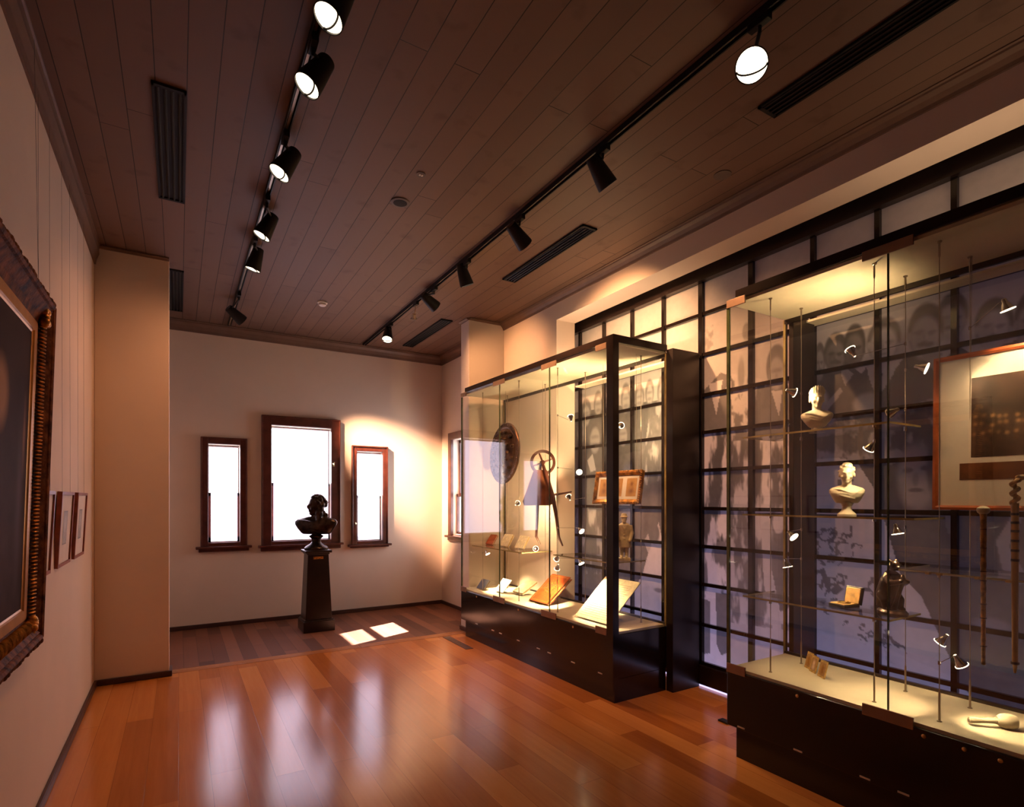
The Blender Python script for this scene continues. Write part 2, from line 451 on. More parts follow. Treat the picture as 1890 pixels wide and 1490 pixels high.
def cornice(name, p0, p1, out, z0, w, drop):
    """stepped cove cornice along p0-p1, projecting along out"""
    p0, p1, out = Vector((*p0, 0)), Vector((*p1, 0)), Vector((*out, 0))
    prof = [(0, z0), (0.012, z0), (0.018, z0 + drop * 0.25), (0.035, z0 + drop * 0.55), (w * 0.75, z0 + drop * 0.78), (w * 0.8, z0 + drop * 0.9), (w, z0 + drop * 0.92), (w, ZC), (0, ZC)]
    mb = MB()
    a = [mb.bm.verts.new(p0 + out * q + Vector((0, 0, z))) for q, z in prof]; b = [mb.bm.verts.new(p1 + out * q + Vector((0, 0, z))) for q, z in prof]
    k = len(prof)
    mb.bm.faces.new(a); mb.bm.faces.new(list(reversed(b)))
    for i in range(k): mb.bm.faces.new((a[i], a[(i + 1) % k], b[(i + 1) % k], b[i]))
    return struct(mb.build(name, 'cornice'))


cornice('trim_1', (XL, YB), (XR, YB), (0, -1), 3.53, 0.085, 0.12)
cornice('trim_2', (XR, YB), (XR, 5.985), (-1, 0), 3.53, 0.085, 0.12)
cornice('trim_3', (XR, 5.775), (XR, YR), (-1, 0), 3.575, 0.075, 0.075)
cornice('trim_4', (XL, YR), (XL, 5.705), (1, 0), 3.49, 0.045, 0.16)
cornice('trim_5', (XL, 5.705), (-0.072, 5.705), (0, -1), 3.625, 0.03, 0.025)
cornice('trim_6', (2.885, 5.775), (XR, 5.775), (0, -1), 3.625, 0.03, 0.025)
cornice('trim_7', (2.885, 5.985), (2.885, 5.775), (-1, 0), 3.625, 0.03, 0.025)


def skirt(name, x0, x1, y0, y1):
    return struct(MB().box(x0, x1, y0, y1, 0.0, 0.05).build(name, 'skirting', bevel=0.006))


skirt('baseboard_left', XL, XL + 0.022, YR, 5.683)
skirt('baseboard_pier_left', XL, -0.050, 5.683, 5.705)
skirt('baseboard_pier_left_side', -0.072, -0.050, 5.705, 5.885)
skirt('baseboard_back', XL, XR, YB - 0.02, YB)
skirt('baseboard_right', XR - 0.02, XR, 5.985, YB - 0.02)
skirt('baseboard_pier_right', 2.863, 2.885, 5.753, 5.985)
skirt('baseboard_pier_right_front', 2.885, XR, 5.753, 5.775)
skirt('baseboard_rear', XL + 0.022, XR, YR, YR + 0.02)


# ------------------------------------------------------------------ windows of the back wall
def back_window(n, w, off):
    x0, x1, z0, z1, aw, sz, so = w
    mb = MB()
    y1, y0 = YB, YB - 0.04
    mb.box(x0, x0 + aw, y0, y1, z0, z1).box(x1 - aw, x1, y0, y1, z0, z1).box(x0 + aw, x1 - aw, y0, y1, z1 - aw, z1)
    # raised outer moulding
    mb.box(x0, x0 + 0.018, y0 - 0.014, y0, z0, z1).box(x1 - 0.018, x1, y0 - 0.014, y0, z0, z1).box(x0, x1, y0 - 0.014, y0, z1 - 0.018, z1)
    win = struct(mb.build('window_%d' % n, 'mahogany', bevel=0.005))
    mb = MB().box(x0 - so, x1 + so, YB - 0.075, YB + 0.02, z0 - 0.028, z0).box(x0 - so + 0.03, x1 + so - 0.03, YB - 0.04, YB, sz, z0 - 0.028)
    mb.box(x0 + aw, x1 - aw, YB - 0.04, YB + 0.12, z0, z0 + 0.045)
    mb.build('window_sill', 'mahogany', win, bevel=0.005)
    ix0, ix1, iz0, iz1 = x0 + aw, x1 - aw, z0 + 0.045, z1 - aw
    zm = iz0 + (iz1 - iz0) * 0.50
    mb = MB()                                                             # double-hung sashes: lower one in front of the upper
    mb.box(ix0, ix0 + 0.035, YB + 0.05, YB + 0.085, iz0, zm).box(ix1 - 0.035, ix1, YB + 0.05, YB + 0.085, iz0, zm)
    mb.box(ix0, ix1, YB + 0.05, YB + 0.085, iz0, iz0 + 0.06).box(ix0, ix1, YB + 0.05, YB + 0.085, zm - 0.03, zm)
    mb.build('lower_sash', 'mahogany', win)
    mb = MB().box(ix0, ix0 + 0.012, YB + 0.10, YB + 0.135, zm, iz1).box(ix1 - 0.012, ix1, YB + 0.10, YB + 0.135, zm, iz1)
    mb.box(ix0, ix1, YB + 0.10, YB + 0.135, iz1 - 0.03, iz1).box(ix0, ix1, YB + 0.10, YB + 0.135, zm - 0.03, zm + 0.01)
    mb.build('upper_sash', 'mahogany', win)
    MB().box(ix0, ix1, YB + 0.142, YB + 0.148, iz0, iz1).build('pane', 'windowglass', win)
    MB().box(ix0 + 0.032, ix1 - 0.026, YB + 0.030, YB + 0.034, iz0 + 0.01, iz1 - 0.035).build('blind', 'blind', win)
    MB().tube([(ix0 + 0.006, YB + 0.03, iz1 - 0.02), (ix1 - 0.006, YB + 0.03, iz1 - 0.02)], 0.013, 12).build('blind_roller', 'blindrail', win, smooth=True)
    MB().box(ix0 + 0.032, ix1 - 0.026, YB + 0.026, YB + 0.036, iz0 + 0.002, iz0 + 0.012).build('blind_rail', 'blindrail', win)
    return win


for n, w in enumerate((W1, W2, W3)): back_window(n + 1, w, 0)
# window of the right-hand alcove wall, open to the sun
a0, a1, z0, z1, aw = W4
mb = MB(); x0, x1 = XR - 0.04, XR
mb.box(x0, x1, a0, a0 + aw, z0, z1).box(x0, x1, a1 - aw, a1, z0, z1).box(x0, x1, a0 + aw, a1 - aw, z1 - aw, z1)
win4 = struct(mb.build('window_4', 'mahogany', bevel=0.005))
MB().box(XR - 0.075, XR + 0.12, a0 - 0.05, a1 + 0.05, z0 - 0.03, z0).box(XR - 0.04, XR, a0 - 0.02, a1 + 0.02, z0 - 0.075, z0 - 0.03).build('window_sill', 'mahogany', win4, bevel=0.005)
ia0, ia1, iz0, iz1 = a0 + aw, a1 - aw, z0 + 0.0, z1 - aw
zm = 1.60
mb = MB()
for (za, zb, xa) in ((iz0, zm + 0.02, XR + 0.05), (zm - 0.02, iz1, XR + 0.09)):
    mb.box(xa, xa + 0.035, ia0, ia0 + 0.03, za, zb).box(xa, xa + 0.035, ia1 - 0.03, ia1, za, zb).box(xa, xa + 0.035, ia0, ia1, za, za + 0.05).box(xa, xa + 0.035, ia0, ia1, zb - 0.04, zb)
mb.build('sash', 'mahogany', win4)
MB().box(XR + 0.128, XR + 0.132, ia0, ia1, iz0, iz1).build('pane', 'windowglass', win4)
struct(MB().box(XR + 0.235, XR + 0.75, 5.9, 8.4, 2.64, 2.74).build('sun_cut_slab', 'outside'))  # unseen slab added outside to cut the sun through the upper sash

# ------------------------------------------------------------------ the photo mural
MY = [4.78, 4.386, 3.973, 3.57, 3.154, 2.68, 2.20, 1.79, 1.39, 0.98, 0.57, 0.16, -0.25, -0.66]
MZ = [0.185, 0.505, 0.84, 1.155, 1.47, 1.785, 2.10, 2.41, 2.745, 3.085]
Y_LO, Y_HI, Z_LO, Z_HI = -1.05, 4.92, 0.12, 3.46
XP = XM + 0.03


def mural_ink(U, V):
    Y = Y_LO + U * (Y_HI - Y_LO); Z = Z_LO + V * (Z_HI - Z_LO)
    n1 = fnoise(Y * 3, Z * 3, 1); n2 = fnoise(Y * 16, Z * 11, 5); n3 = fnoise(Y * 30, Z * 30, 9, 3)
    T = 0.60 + 0.06 * (n1 - 0.5)
    yz = lambda u, v: onX(u, v, XP)[1:]
    def ell(u, v, du, dv, tone, soft=0.25, a=1.0):
        nonlocal T
        y, z = yz(u, v); ry = abs(yz(u + du, v)[0] - yz(u - du, v)[0]) / 2; rz = abs(yz(u, v + dv)[1] - yz(u, v - dv)[1]) / 2
        d = np.sqrt(((Y - y) / ry) ** 2 + ((Z - z) / rz) ** 2)
        m = np.clip((1 + soft / 2 - d) / soft, 0, 1) * a
        T = T * (1 - m) + tone * m
    def inside(pts):
        P = [yz(*p) for p in pts]; ins = np.zeros(Y.shape, bool)
        for (y0, z0), (y1, z1) in zip(P, P[1:] + P[:1]):
            if abs(z1 - z0) < 1e-9: continue
            c = ((z0 > Z) != (z1 > Z)) & (Y < (y1 - y0) * (Z - z0) / (z1 - z0) + y0); ins ^= c
        return ins
    def poly(pts, tone, a=1.0, var=0.06):
        nonlocal T
        m = inside(pts) * a
        T = T * (1 - m) + (tone + var * (n1 - 0.5) + var * 0.6 * (n2 - 0.5)) * m
    def mottle(pts, lo, hi, thr=0.5, sharp=9, nz=None):
        nonlocal T
        nz = n2 if nz is None else nz
        m = inside(pts); v = lo + (hi - lo) * np.clip((nz - thr) * sharp + 0.5, 0, 1)
        T = np.where(m, v, T)
    streak = fnoise(Y * 16, Z * 4.5, 21)
    # --- stretch seen through the nearer-left case
    poly([(1040, 765), (1240, 735), (1300, 720), (1300, 1240), (1040, 1180)], 0.30, 1, 0.10)
    for (u, v, w, h) in [(1082, 762, 9, 26), (1104, 745, 8, 24), (1128, 740, 8, 24), (1155, 735, 9, 28), (1180, 732, 9, 24), (1199, 724, 8, 24), (1222, 722, 9, 28)]:
        ell(u, v, w, h, 0.36, 0.2); ell(u, v + h * 0.22, w * 0.72, h * 0.72, 0.56, 0.3); ell(u, v + h * .52, w * .5, h * .12, 0.40, 1.0, .8); ell(u, v + h * .02, w * .6, h * .10, .42, 1.2, .8)
    for (u, v, w, h) in [(1072, 792, 9, 30), (1098, 806, 12, 34), (1150, 800, 10, 26)]:
        ell(u, v - 4, w, h, 0.33, 0.2); ell(u, v + h * 0.2, w * 0.74, h * 0.7, 0.53, 0.3); ell(u, v + h * .50, w * .5, h * .1, .38, 1.0, .8); ell(u, v + h * .02, w * .6, h * .10, .40, 1.2, .8)
    for (u, v) in [(1215, 755), (1208, 800), (1186, 825), (1205, 850), (1224, 835)]: ell(u, v, 5, 14, 0.55, 0.5)
    poly([(1084, 850), (1094, 838), (1100, 868), (1090, 872)], 0.6); poly([(1170, 760), (1200, 742), (1218, 800), (1214, 945), (1160, 945)], 0.33, .8)
    mottle([(1198, 770), (1240, 760), (1240, 880), (1180, 900)], 0.33, 0.58, 0.52, 8, streak)
    mottle([(1060, 940), (1130, 940), (1130, 1060), (1060, 1060)], 0.28, 0.48, 0.58, 8, streak)
    poly([(1206, 985), (1216, 965), (1232, 1050), (1236, 1110), (1160, 1108), (1186, 1060)], 0.66, 1, 0.05)
    poly([(1188, 1000), (1196, 985), (1202, 1010), (1196, 1020)], 0.55); ell(1208, 985, 9, 18, .3, .3)
    poly([(1150, 1085), (1240, 1080), (1240, 1180), (1130, 1170)], 0.64, 1, 0.05); ell(1216, 1090, 9, 4, .4, .5)
    # --- stretch between the cases and behind the case end
    poly([(1286, 735), (1330, 688), (1372, 700), (1372, 800), (1286, 800)], 0.33)
    poly([(1308, 708), (1334, 702), (1322, 766)], 0.66); poly([(1352, 700), (1372, 692), (1372, 770), (1338, 720)], 0.62)
    mottle([(1286, 600), (1316, 600), (1316, 660), (1286, 665)], 0.48, 0.62, 0.46)
    mottle([(1286, 795), (1500, 790), (1500, 1010), (1286, 1010)], 0.27, 0.72, 0.53, 7, streak)
    mottle([(1350, 690), (1410, 700), (1420, 810), (1350, 815)], 0.32, 0.66, 0.53, 8)
    poly([(1392, 745), (1420, 705), (1446, 700), (1472, 740), (1480, 810), (1392, 806)], 0.33)
    ell(1433, 676, 19, 40, 0.34, 0.12); ell(1433, 690, 14, 30, 0.52, 0.25); ell(1433, 703, 8, 5, .34, .8); ell(1433, 684, 10, 4, .40, 1.2); ell(1433, 694, 2.5, 4, .44, 1.0)
    poly([(1424, 722), (1444, 720), (1438, 770)], 0.64)
    ell(1378, 612, 8, 16, .42, .3); ell(1368, 690, 6, 30, .44, .5)
    mottle([(1286, 1000), (1345, 1000), (1345, 1120), (1286, 1110)], 0.36, 0.74, 0.55, 8, streak)
    poly([(1286, 1105), (1348, 1105), (1348, 1265), (1286, 1260)], 0.70, 1, 0.04)
    poly([(1296, 1105), (1311, 1110), (1311, 1206), (1296, 1208)], 0.36); poly([(1321, 1095), (1342, 1095), (1342, 1206), (1331, 1210), (1323, 1190)], 0.34)
    poly([(1348, 930), (1500, 930), (1500, 1250), (1348, 1250)], 0.44, 1, 0.1)
    mottle([(1348, 930), (1470, 930), (1470, 1150), (1348, 1160)], 0.34, 0.66, 0.52, 9, streak)
    poly([(1404, 970), (1420, 960), (1424, 1050), (1446, 1180), (1430, 1180), (1410, 1080)], 0.62)
    ell(1437, 965, 11, 20, 0.66, 0.12); poly([(1428, 985), (1458, 985), (1460, 1120), (1440, 1130), (1426, 1060)], 0.34)
    poly([(1348, 1150), (1500, 1170), (1500, 1260), (1348, 1250)], 0.62, 1, 0.08)
    # --- the row of men behind the right-hand case
    coat = [(1470, 700), (1500, 690), (1530, 686), (1560, 665), (1590, 690), (1606, 668), (1640, 700), (1668, 660), (1690, 652), (1740, 665), (1770, 640), (1800, 655), (1840, 640), (1900, 620), (1990, 600), (2300, 540), (2300, 1600), (1900, 1400), (1760, 1250), (1700, 1110), (1668, 1080), (1650, 1020), (1632, 960), (1612, 900), (1580, 850), (1500, 845), (1470, 850)]
    poly(coat, 0.27, 1, 0.07)
    def man(u, v, w, h, hair=0.25, face=0.50, tash=True, lean=0):
        face = face * 1.14
        ell(u, v - h * .08, w, h * .97, hair, 0.16)
        ell(u + lean, v + h * .20, w * .80, h * .78, face, 0.30)
        ell(u + lean - w * .45, v + h * .30, w * .32, h * .55, face - .09, 1.3, .8)
        for q in (-1, 1):
            ell(u + lean + q * w * .34, v + h * .02, w * .27, h * .07, face - .20, 1.1, .85)
            ell(u + lean + q * w * .33, v + h * .10, w * .15, h * .05, face - .16, 1.0, .8)
            ell(u + lean + q * w * .86, v + h * .20, w * .13, h * .16, face - .08, .6)
        ell(u + lean - w * .08, v + h * .24, w * .09, h * .20, face - .10, 1.2, .8); ell(u + lean + w * .08, v + h * .26, w * .07, h * .16, face + .05, 1.2, .8)
        ell(u + lean, v + h * .36, w * .18, h * .045, face - .16, 1.0, .8)
        if tash: ell(u + lean - w * .2, v + h * .47, w * .27, h * .09, hair + .03, .8, .9); ell(u + lean + w * .2, v + h * .47, w * .27, h * .09, hair + .03, .8, .9)
        else: ell(u + lean, v + h * .55, w * .26, h * .05, face - .17, 1.0, .85)
        ell(u + lean, v + h * .86, w * .45, h * .16, face - .08, .9, .7)
    man(1513, 668, 10, 34, .30, .44); man(1542, 652, 22, 36, .24, .36); man(1577, 640, 20, 40, .22, .33, False)
    poly([(1556, 676), (1576, 690), (1560, 712), (1552, 690)], .5)
    man(1631, 630, 31, 42, .30, .56, False); man(1757, 585, 30, 42, .27, .50); man(1708, 612, 33, 50, .25, .50)
    man(1834, 600, 36, 48, .26, .52); man(1905, 590, 34, 52, .26, .5); man(1985, 560, 38, 60, .25, .5)
    poly([(1598, 670), (1612, 668), (1622, 705), (1640, 672), (1650, 690), (1620, 735), (1606, 706)], .56); poly([(1700, 655), (1740, 650), (1728, 690), (1712, 672)], .44)
    ell(1505, 742, 24, 26, .5, .3); mottle([(1500, 770), (1612, 755), (1612, 860), (1500, 850)], 0.27, 0.46, 0.53, 7)
    mottle([(1612, 760), (1725, 735), (1735, 850), (1612, 860)], 0.26, 0.44, 0.52, 7)
    ell(1600, 745, 26, 20, .46, .4); poly([(1520, 750), (1550, 715), (1556, 722), (1526, 760)], .48)
    ell(1692, 880, 38, 62, .40, .35); ell(1676, 868, 9, 5, .27, .5); ell(1708, 864, 9, 5, .27, .5); ell(1690, 905, 14, 4, .26, .5); ell(1690, 886, 6, 12, .34, .6); ell(1724, 866, 14, 46, .26, .5)
    # light lawn with twigs at lower left of that stretch
    poly([(1490, 848), (1560, 846), (1600, 880), (1622, 930), (1640, 990), (1660, 1060), (1700, 1100), (1760, 1230), (1780, 1420), (1480, 1380)], 0.58, 1, 0.06)
    for (cu, cv, sc) in [(1530, 1010, 26), (1560, 1000, 22), (1520, 1060, 30), (1600, 1090, 24), (1545, 1130, 18), (1570, 890, 16), (1610, 1170, 18), (1645, 1200, 16)]:
        y, z = yz(cu, cv); rr = sc * 0.003
        m = ((Y - y) ** 2 + (Z - z) ** 2 < (rr * 1.7) ** 2) & (np.abs(fnoise(Y * 10 + cu, Z * 10, 33) - 0.5) < 0.05)
        T = np.where(m, 0.30, T)
    poly([(1490, 1160), (1620, 1190), (1760, 1250), (1800, 1430), (1480, 1380)], 0.62, .8, .04)
    poly([(1838, 1000), (1880, 930), (1890, 950), (1862, 1010), (1900, 1070), (1880, 1080), (1850, 1050)], .42)
    poly([(1742, 930), (1770, 925), (1762, 990), (1748, 985)], .34); ell(1830, 1155, 36, 14, .38, .5)
    T = np.clip(T + 0.05 * (n3 - 0.5), 0.08, 0.8) ** 1.75 * 1.15
    return np.stack([T * 1.0, T * 0.90, T * 0.84], -1)


mural = thing('photo_mural', 'wall-sized grey photograph of standing men behind a black square grid', 'mural', (XP, 2.0, 0))
off = np.array([XP, 2.0, 0.0])


def mpos(U, V):
    return np.stack([np.full_like(U, XP), Y_LO + U * (Y_HI - Y_LO), Z_LO + V * (Z_HI - Z_LO)], -1) - off


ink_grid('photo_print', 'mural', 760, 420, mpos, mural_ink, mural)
mb = MB()
lx0, lx1 = XM - XP, 0.001
for k, y in enumerate(MY):
    hw = 0.020 if k in (4, 5) else 0.015
    mb.box(lx0, lx1, y - 2.0 - hw, y - 2.0 + hw, Z_LO, Z_HI)
for z in MZ: mb.box(lx0 + 0.006, lx1, Y_LO - 2.0, Y_HI - 2.0, z - 0.014, z + 0.014)
mb.build('grid_bars', 'black', mural)
MB().box(-0.060, 0.02, Y_LO - 2.0, Y_HI - 2.0, 3.352, 3.52).build('header_beam', 'blackwood', mural)
MB().box(-0.055, 0.02, Y_LO - 2.0, Y_HI - 2.0, 0.018, 0.172).build('base_panel', 'blackwood', mural)
MB().box(-0.048, 0.0, Y_LO - 2.0, Y_HI - 2.0, 0.001, 0.017).build('backlit_gap', 'backlight', mural)
for (ya, yb) in ((3.16, 4.68), (-0.45, 2.19)):
    MB().box(XM - 0.125 - XP, XM - XP, ya - 2, yb - 2, 2.728, 2.742).build('light_ledge', 'cream', mural)


# ------------------------------------------------------------------ display cases
def clipbox(mb, y0, y1, z0, z1, x0=-0.006, x1=0.03): mb.box(x0, x1, y0, y1, z0, z1)


def display_case(label, loc, rot, y0, y1, ends, joints, rods, shelves, post, locks, pulls, plinth):
    """local frame: x into the case, y along it; y0..y1 the glazed body"""
    c = thing('display_case', label, 'display case', loc, rot)
    D = 0.585
    MB().box(0.0, D, y0, y1, 0.178, 0.515).build('base_cabinet', 'black', c, bevel=0.004)
    MB().box(0.012, D - 0.02, plinth[0], plinth[1], 0.0, 0.178).build('plinth', 'black', c)
    MB().box(0.016, D - 0.016, y0 + 0.016, y1 - 0.016, 0.515, 0.532).build('deck', 'cream', c)
    MB().box(0.0, D, plinth[0], plinth[1], 2.745, 2.800).build('top_frame', 'black', c, bevel=0.003)
    MB().box(0.02, D - 0.012, y0 + 0.015, y1 - 0.015, 2.728, 2.745).build('ceiling_panel', 'creamtop', c)
    g = 0.010
    js = [y0 + 0.002] + joints + [y1 - 0.002]
    for a, b in zip(js, js[1:]):
        MB().box(0.004, 0.004 + g, a + 0.002, b - 0.002, 0.518, 2.742).build('front_pane', 'glass', c)
        if b != js[-1]: MB().box(0.003, 0.0155, b - 0.002, b + 0.002, 0.518, 2.742).build('glass_edge', 'edge', c)
    for side in ends:
        ya, yb = (y0 + 0.002, y0 + 0.002 + g) if side == 'lo' else (y1 - 0.002 - g, y1 - 0.002)
        MB().box(0.018, D - 0.018, ya, yb, 0.518, 2.728).build('end_pane', 'glass', c)
        MB().box(0.0, 0.014, ya - 0.004, yb + 0.004, 0.50, 2.735).build('glass_edge', 'edge', c) if not (post and side == post) else None
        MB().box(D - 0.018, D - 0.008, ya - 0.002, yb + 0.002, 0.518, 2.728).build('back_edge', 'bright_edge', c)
    mb = MB().box(D - 0.022, D - 0.002, y0 + 0.01, y1 - 0.01, 2.700, 2.728).box(D - 0.022, D - 0.002, y0 + 0.01, y1 - 0.01, 0.532, 0.548)
    for yy in (y0 + 0.012, y1 - 0.012): mb.box(D - 0.014, D - 0.002, yy - 0.008, yy + 0.008, 0.53, 2.73)
    mb.build('back_frame', 'blackwood', c)
    if post:
        ya, yb = (y0 - 0.001, y0 + 0.072) if post == 'lo' else (y1 - 0.072, y1 + 0.001)
        MB().box(-0.004, 0.055, ya, yb, 0.10, 2.790).build('corner_post', 'black', c)
    for (a, b, top) in [(j - 0.11, j + 0.11, t) for j in joints for t in (0, 1)] + [(y0 + 0.0, y0 + 0.12, t) for t in (0, 1)] + [(y1 - 0.13, y1 - 0.002, t) for t in (0, 1)]:
        if post == 'lo' and a < y0 + 0.05: a, b = a + 0.075, b + 0.08
        za, zb = (2.705, 2.752) if top else (0.500, 0.556)
        MB().box(-0.007, 0.003, a, b, za, zb).build('glass_clip', 'clip', c, bevel=0.002)
    for yy in locks:
        MB().lathe([(0.009, 0), (0.009, 0.004), (0.006, 0.006)], 14, align((-1, 0, 0), (-0.0005, yy, 0.487))).build('lock', 'brass', c, smooth=True)
    for yy in pulls:
        MB().box(-0.004, 0.001, yy - 0.024, yy + 0.024, 0.189, 0.197).build('drawer_pull', 'label', c)
    for (rx, ry) in rods:
        mb = MB().tube([(rx, ry, 0.532), (rx, ry, 2.728)], 0.0021, 8)
        mb.lathe([(0.010, 0.532), (0.010, 0.535), (0.0045, 0.537), (0.0045, 0.66), (0.003, 0.67)], 10, Matrix.Translation((rx, ry, 0)))
        mb.lathe([(0.003, 2.655), (0.0045, 2.66), (0.0045, 2.72), (0.010, 2.722), (0.010, 2.728)], 10, Matrix.Translation((rx, ry, 0)))
        mb.build('tension_rod', 'steel', c, smooth=True)
    for (xa, xb, ya, yb, z) in shelves:
        sh = MB().box(xa, xb, ya, yb, z - 0.010, z).build('glass_shelf', 'shelfglass', c)
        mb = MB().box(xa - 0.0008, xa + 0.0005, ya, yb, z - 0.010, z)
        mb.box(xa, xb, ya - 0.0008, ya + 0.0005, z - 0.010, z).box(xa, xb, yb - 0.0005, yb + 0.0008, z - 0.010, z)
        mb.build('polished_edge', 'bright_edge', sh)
        for (rx, ry) in rods:
            if xa - .01 <= rx <= xb + .01 and ya - .01 <= ry <= yb + .01:
                MB().lathe([(0.009, z - 0.022), (0.009, z - 0.010)], 10, Matrix.Translation((rx, ry, 0))).build('shelf_clamp', 'chrome', sh, smooth=True)
    return c


C1LOC, C1ROT = Vector((2.815, 3.2, 0)), math.radians(1.125)
R1 = [(0.12, 2.24), (0.44, 2.24), (0.12, 1.50), (0.44, 1.50), (0.12, 0.86), (0.44, 0.86), (0.12, 0.16), (0.45, 0.16)]
SH1Z, SH2Z = 1.022, 1.048
case1 = display_case('long glass display case in front of the pier, with black corner post and red book', C1LOC, (0, 0, C1ROT), 0.0, 2.535, ('lo', 'hi'),
                     [0.83, 1.69], R1, [(0.10, 0.47, 1.42, 2.46, SH1Z), (0.10, 0.47, 0.13, 0.90, SH2Z)], 'lo', [2.16, 1.323, 0.485], [2.159, 1.808, 1.656, 1.323, 0.988, 0.821, 0.485, 0.147], (0.0, 2.445))
C2LOC = Vector((2.86, 2.0, 0))
R2 = [(0.118, 0.011), (0.436, 0.018), (0.126, -0.552), (0.43, -0.558), (0.12, -0.832), (0.438, -0.834), (0.12, -1.62), (0.44, -1.62), (0.12, -2.2), (0.44, -2.2)]
case2 = display_case('taller-looking glass display case cut by the right edge, holding busts and canes', C2LOC, (0, 0, 0), -2.40, 0.222, ('lo', 'hi'),
                     [-0.67, -1.55], R2, [(0.118, 0.438, -0.625, 0.195, 1.930), (0.118, 0.438, -0.73, 0.20, 1.458), (0.118, 0.438, -0.625, 0.198, 0.957), (0.118, 0.438, -1.66, -0.665, 1.213)], None, [-0.228, -0.82, -0.97, -1.091, -1.7], [0.121, -0.231, -0.572, -0.739, -1.2, -1.55], (-2.33, 0.163))
W_C1 = Matrix.Translation(C1LOC) @ Matrix.Rotation(C1ROT, 4, 'Z')
W_C2 = Matrix.Translation(C2LOC)
# back fins that join the cases to the mural
for (nm, lab, xa, ya, yb) in (('side_fin', 'black upright fin joining the near end of the red-book case to the mural', 3.380, 3.135, 3.204), ('side_fin', 'black upright fin between the bust case and the mural, seen through glass', 3.449, 2.165, 2.197)):
    f = tag(MB().box(xa, XM - 0.03, ya, yb, 0.0, 2.755).build(nm, 'blackwood', bevel=0.003), lab, 'panel')


# ------------------------------------------------------------------ small lamps inside the cases
LAMPGAIN = 2.0
LAMPCOL = (1.0, 0.70, 0.36)


def mini_lamp(label, W, rod, z, head, d, lit, power=0.0, size=75):
    """a small cone spot clamped to a rod; W case matrix, rod (x,y) local, head local position, d local direction"""
    base = W @ Vector((rod[0], rod[1], z))
    t = thing('mini_spotlight', label, 'spotlight', base, (0, 0, W.to_euler().z))
    h = Vector(head) - Vector((rod[0], rod[1], z)); d = Vector(d).normalized()
    mb = MB().tube([(0, 0, 0), h - d * 0.028], 0.0016, 6); mb.lathe([(0.006, -0.008), (0.006, 0.008)], 10)
    mb.build('arm', 'chrome', t, smooth=True)
    sh = MB().lathe([(0.007, -0.030), (0.010, -0.026), (0.011, -0.012), (0.014, -0.008), (0.026, 0.022), (0.025, 0.022), (0.013, -0.006)], 18, align(d, h), closed=False).build('shade', 'chrome', t, smooth=True)
    MB().lathe([(0.0275, 0.003), (0.0275, 0.006)], 18, align(d, h + d * 0.018)).build('lens', 'minilens' if lit else 'whiteplastic', sh)
    if power: spot('mini_spot_light', h + d * 0.03, d, power * (LAMPGAIN if W is W_C1 else 1.15), size, 0.7, LAMPCOL, 0.012, t)
    return t


ml = mini_lamp
ml('tiny bright lamp left of the gilt triple portrait, beaming towards the viewer', W_C1, R1[4], 1.83, (0.30, 0.78, 1.80), (-0.45, -0.75, -0.45), True, 3.5)
ml('tiny lit lamp just above the right glass shelf, behind the corner post', W_C1, R1[4], 1.29, (0.30, 0.76, 1.27), (0.05, -0.8, -0.55), True, 7)
ml('tiny lit lamp hanging under the right glass shelf above the cream sheet', W_C1, R1[4], 1.02, (0.30, 0.76, 0.985), (0.1, -0.6, -0.85), True, 40)
ml('small chrome lamp on the rod over the red book, upper of two', W_C1, R1[4], 1.0, (0.22, 1.00, 1.0), (0.1, 0.7, -0.6), True, 16)
ml('small chrome lamp on the rod over the red book, lower of two', W_C1, R1[4], 0.93, (0.20, 0.97, 0.92), (0.1, 0.5, -0.8), True, 24)
ml('tiny lamp between the round shield and the wheeled implement', W_C1, R1[2], 1.53, (0.08, 1.477, 1.50), (0.8, 0.45, 0.40), True, 26, 150)
ml('tiny lamp under the left glass shelf near the dark booklet', W_C1, R1[0], 0.95, (0.24, 2.36, 0.94), (0.2, -0.5, -0.8), True, 40)
ml('tiny lamp at the curved foot of the wheeled implement', W_C1, R1[2], 1.05, (0.12, 1.21, 1.075), (0.6, 0.75, -0.1), True, 8, 140)
ml('tiny lamp beside the horizontal rod of the wheeled implement', W_C1, R1[5], 1.56, (0.36, 1.0, 1.56), (0.1, 0.5, 0.6), True, 16)
ml('small chrome lamp right of the corner post above the gilt triple portrait', W_C1, R1[6], 2.20, (0.26, 0.20, 2.14), (0.75, 0.45, 0.35), True, 40, 120)
ml('tiny lamp high under the case ceiling above the gilt portrait', W_C1, R1[4], 2.30, (0.16, 0.72, 2.26), (0.1, 0.3, 0.8), True, 14, 165)
ml('small lit cone lamp on the rod left of the topmost white bust', W_C2, R2[1], 2.20, (0.17, -0.084, 2.17), (0.12, -0.085, -0.05), True, 2.4, 100)
ml('small chrome lamp in front of the dark-haired men, above the topmost bust', W_C2, R2[3], 2.37, (0.29, -0.36, 2.35), (0.0, 0.5, 0.85), True, 13, 165)
ml('small lit lamp left of the large framed picture, shining at it', W_C2, R2[3], 2.23, (0.29, -0.69, 2.20), (0.25, -0.85, -0.35), True, 6)
ml('small chrome cone lamp at the glass joint below the upper shelf', W_C2, R2[2], 1.84, (0.22, -0.49, 1.825), (0.1, 0.5, -0.65), True, 4)
ml('dark tiny lamp at the glass joint just above the upper shelf', W_C2, R2[3], 2.02, (0.30, -0.56, 2.0), (0.1, 0.6, -0.2), False)
ml('small lit lamp under the middle shelf, upper of two on the left rod', W_C2, R2[1], 1.36, (0.29, -0.01, 1.335), (-0.05, -0.75, -0.6), True, 16)
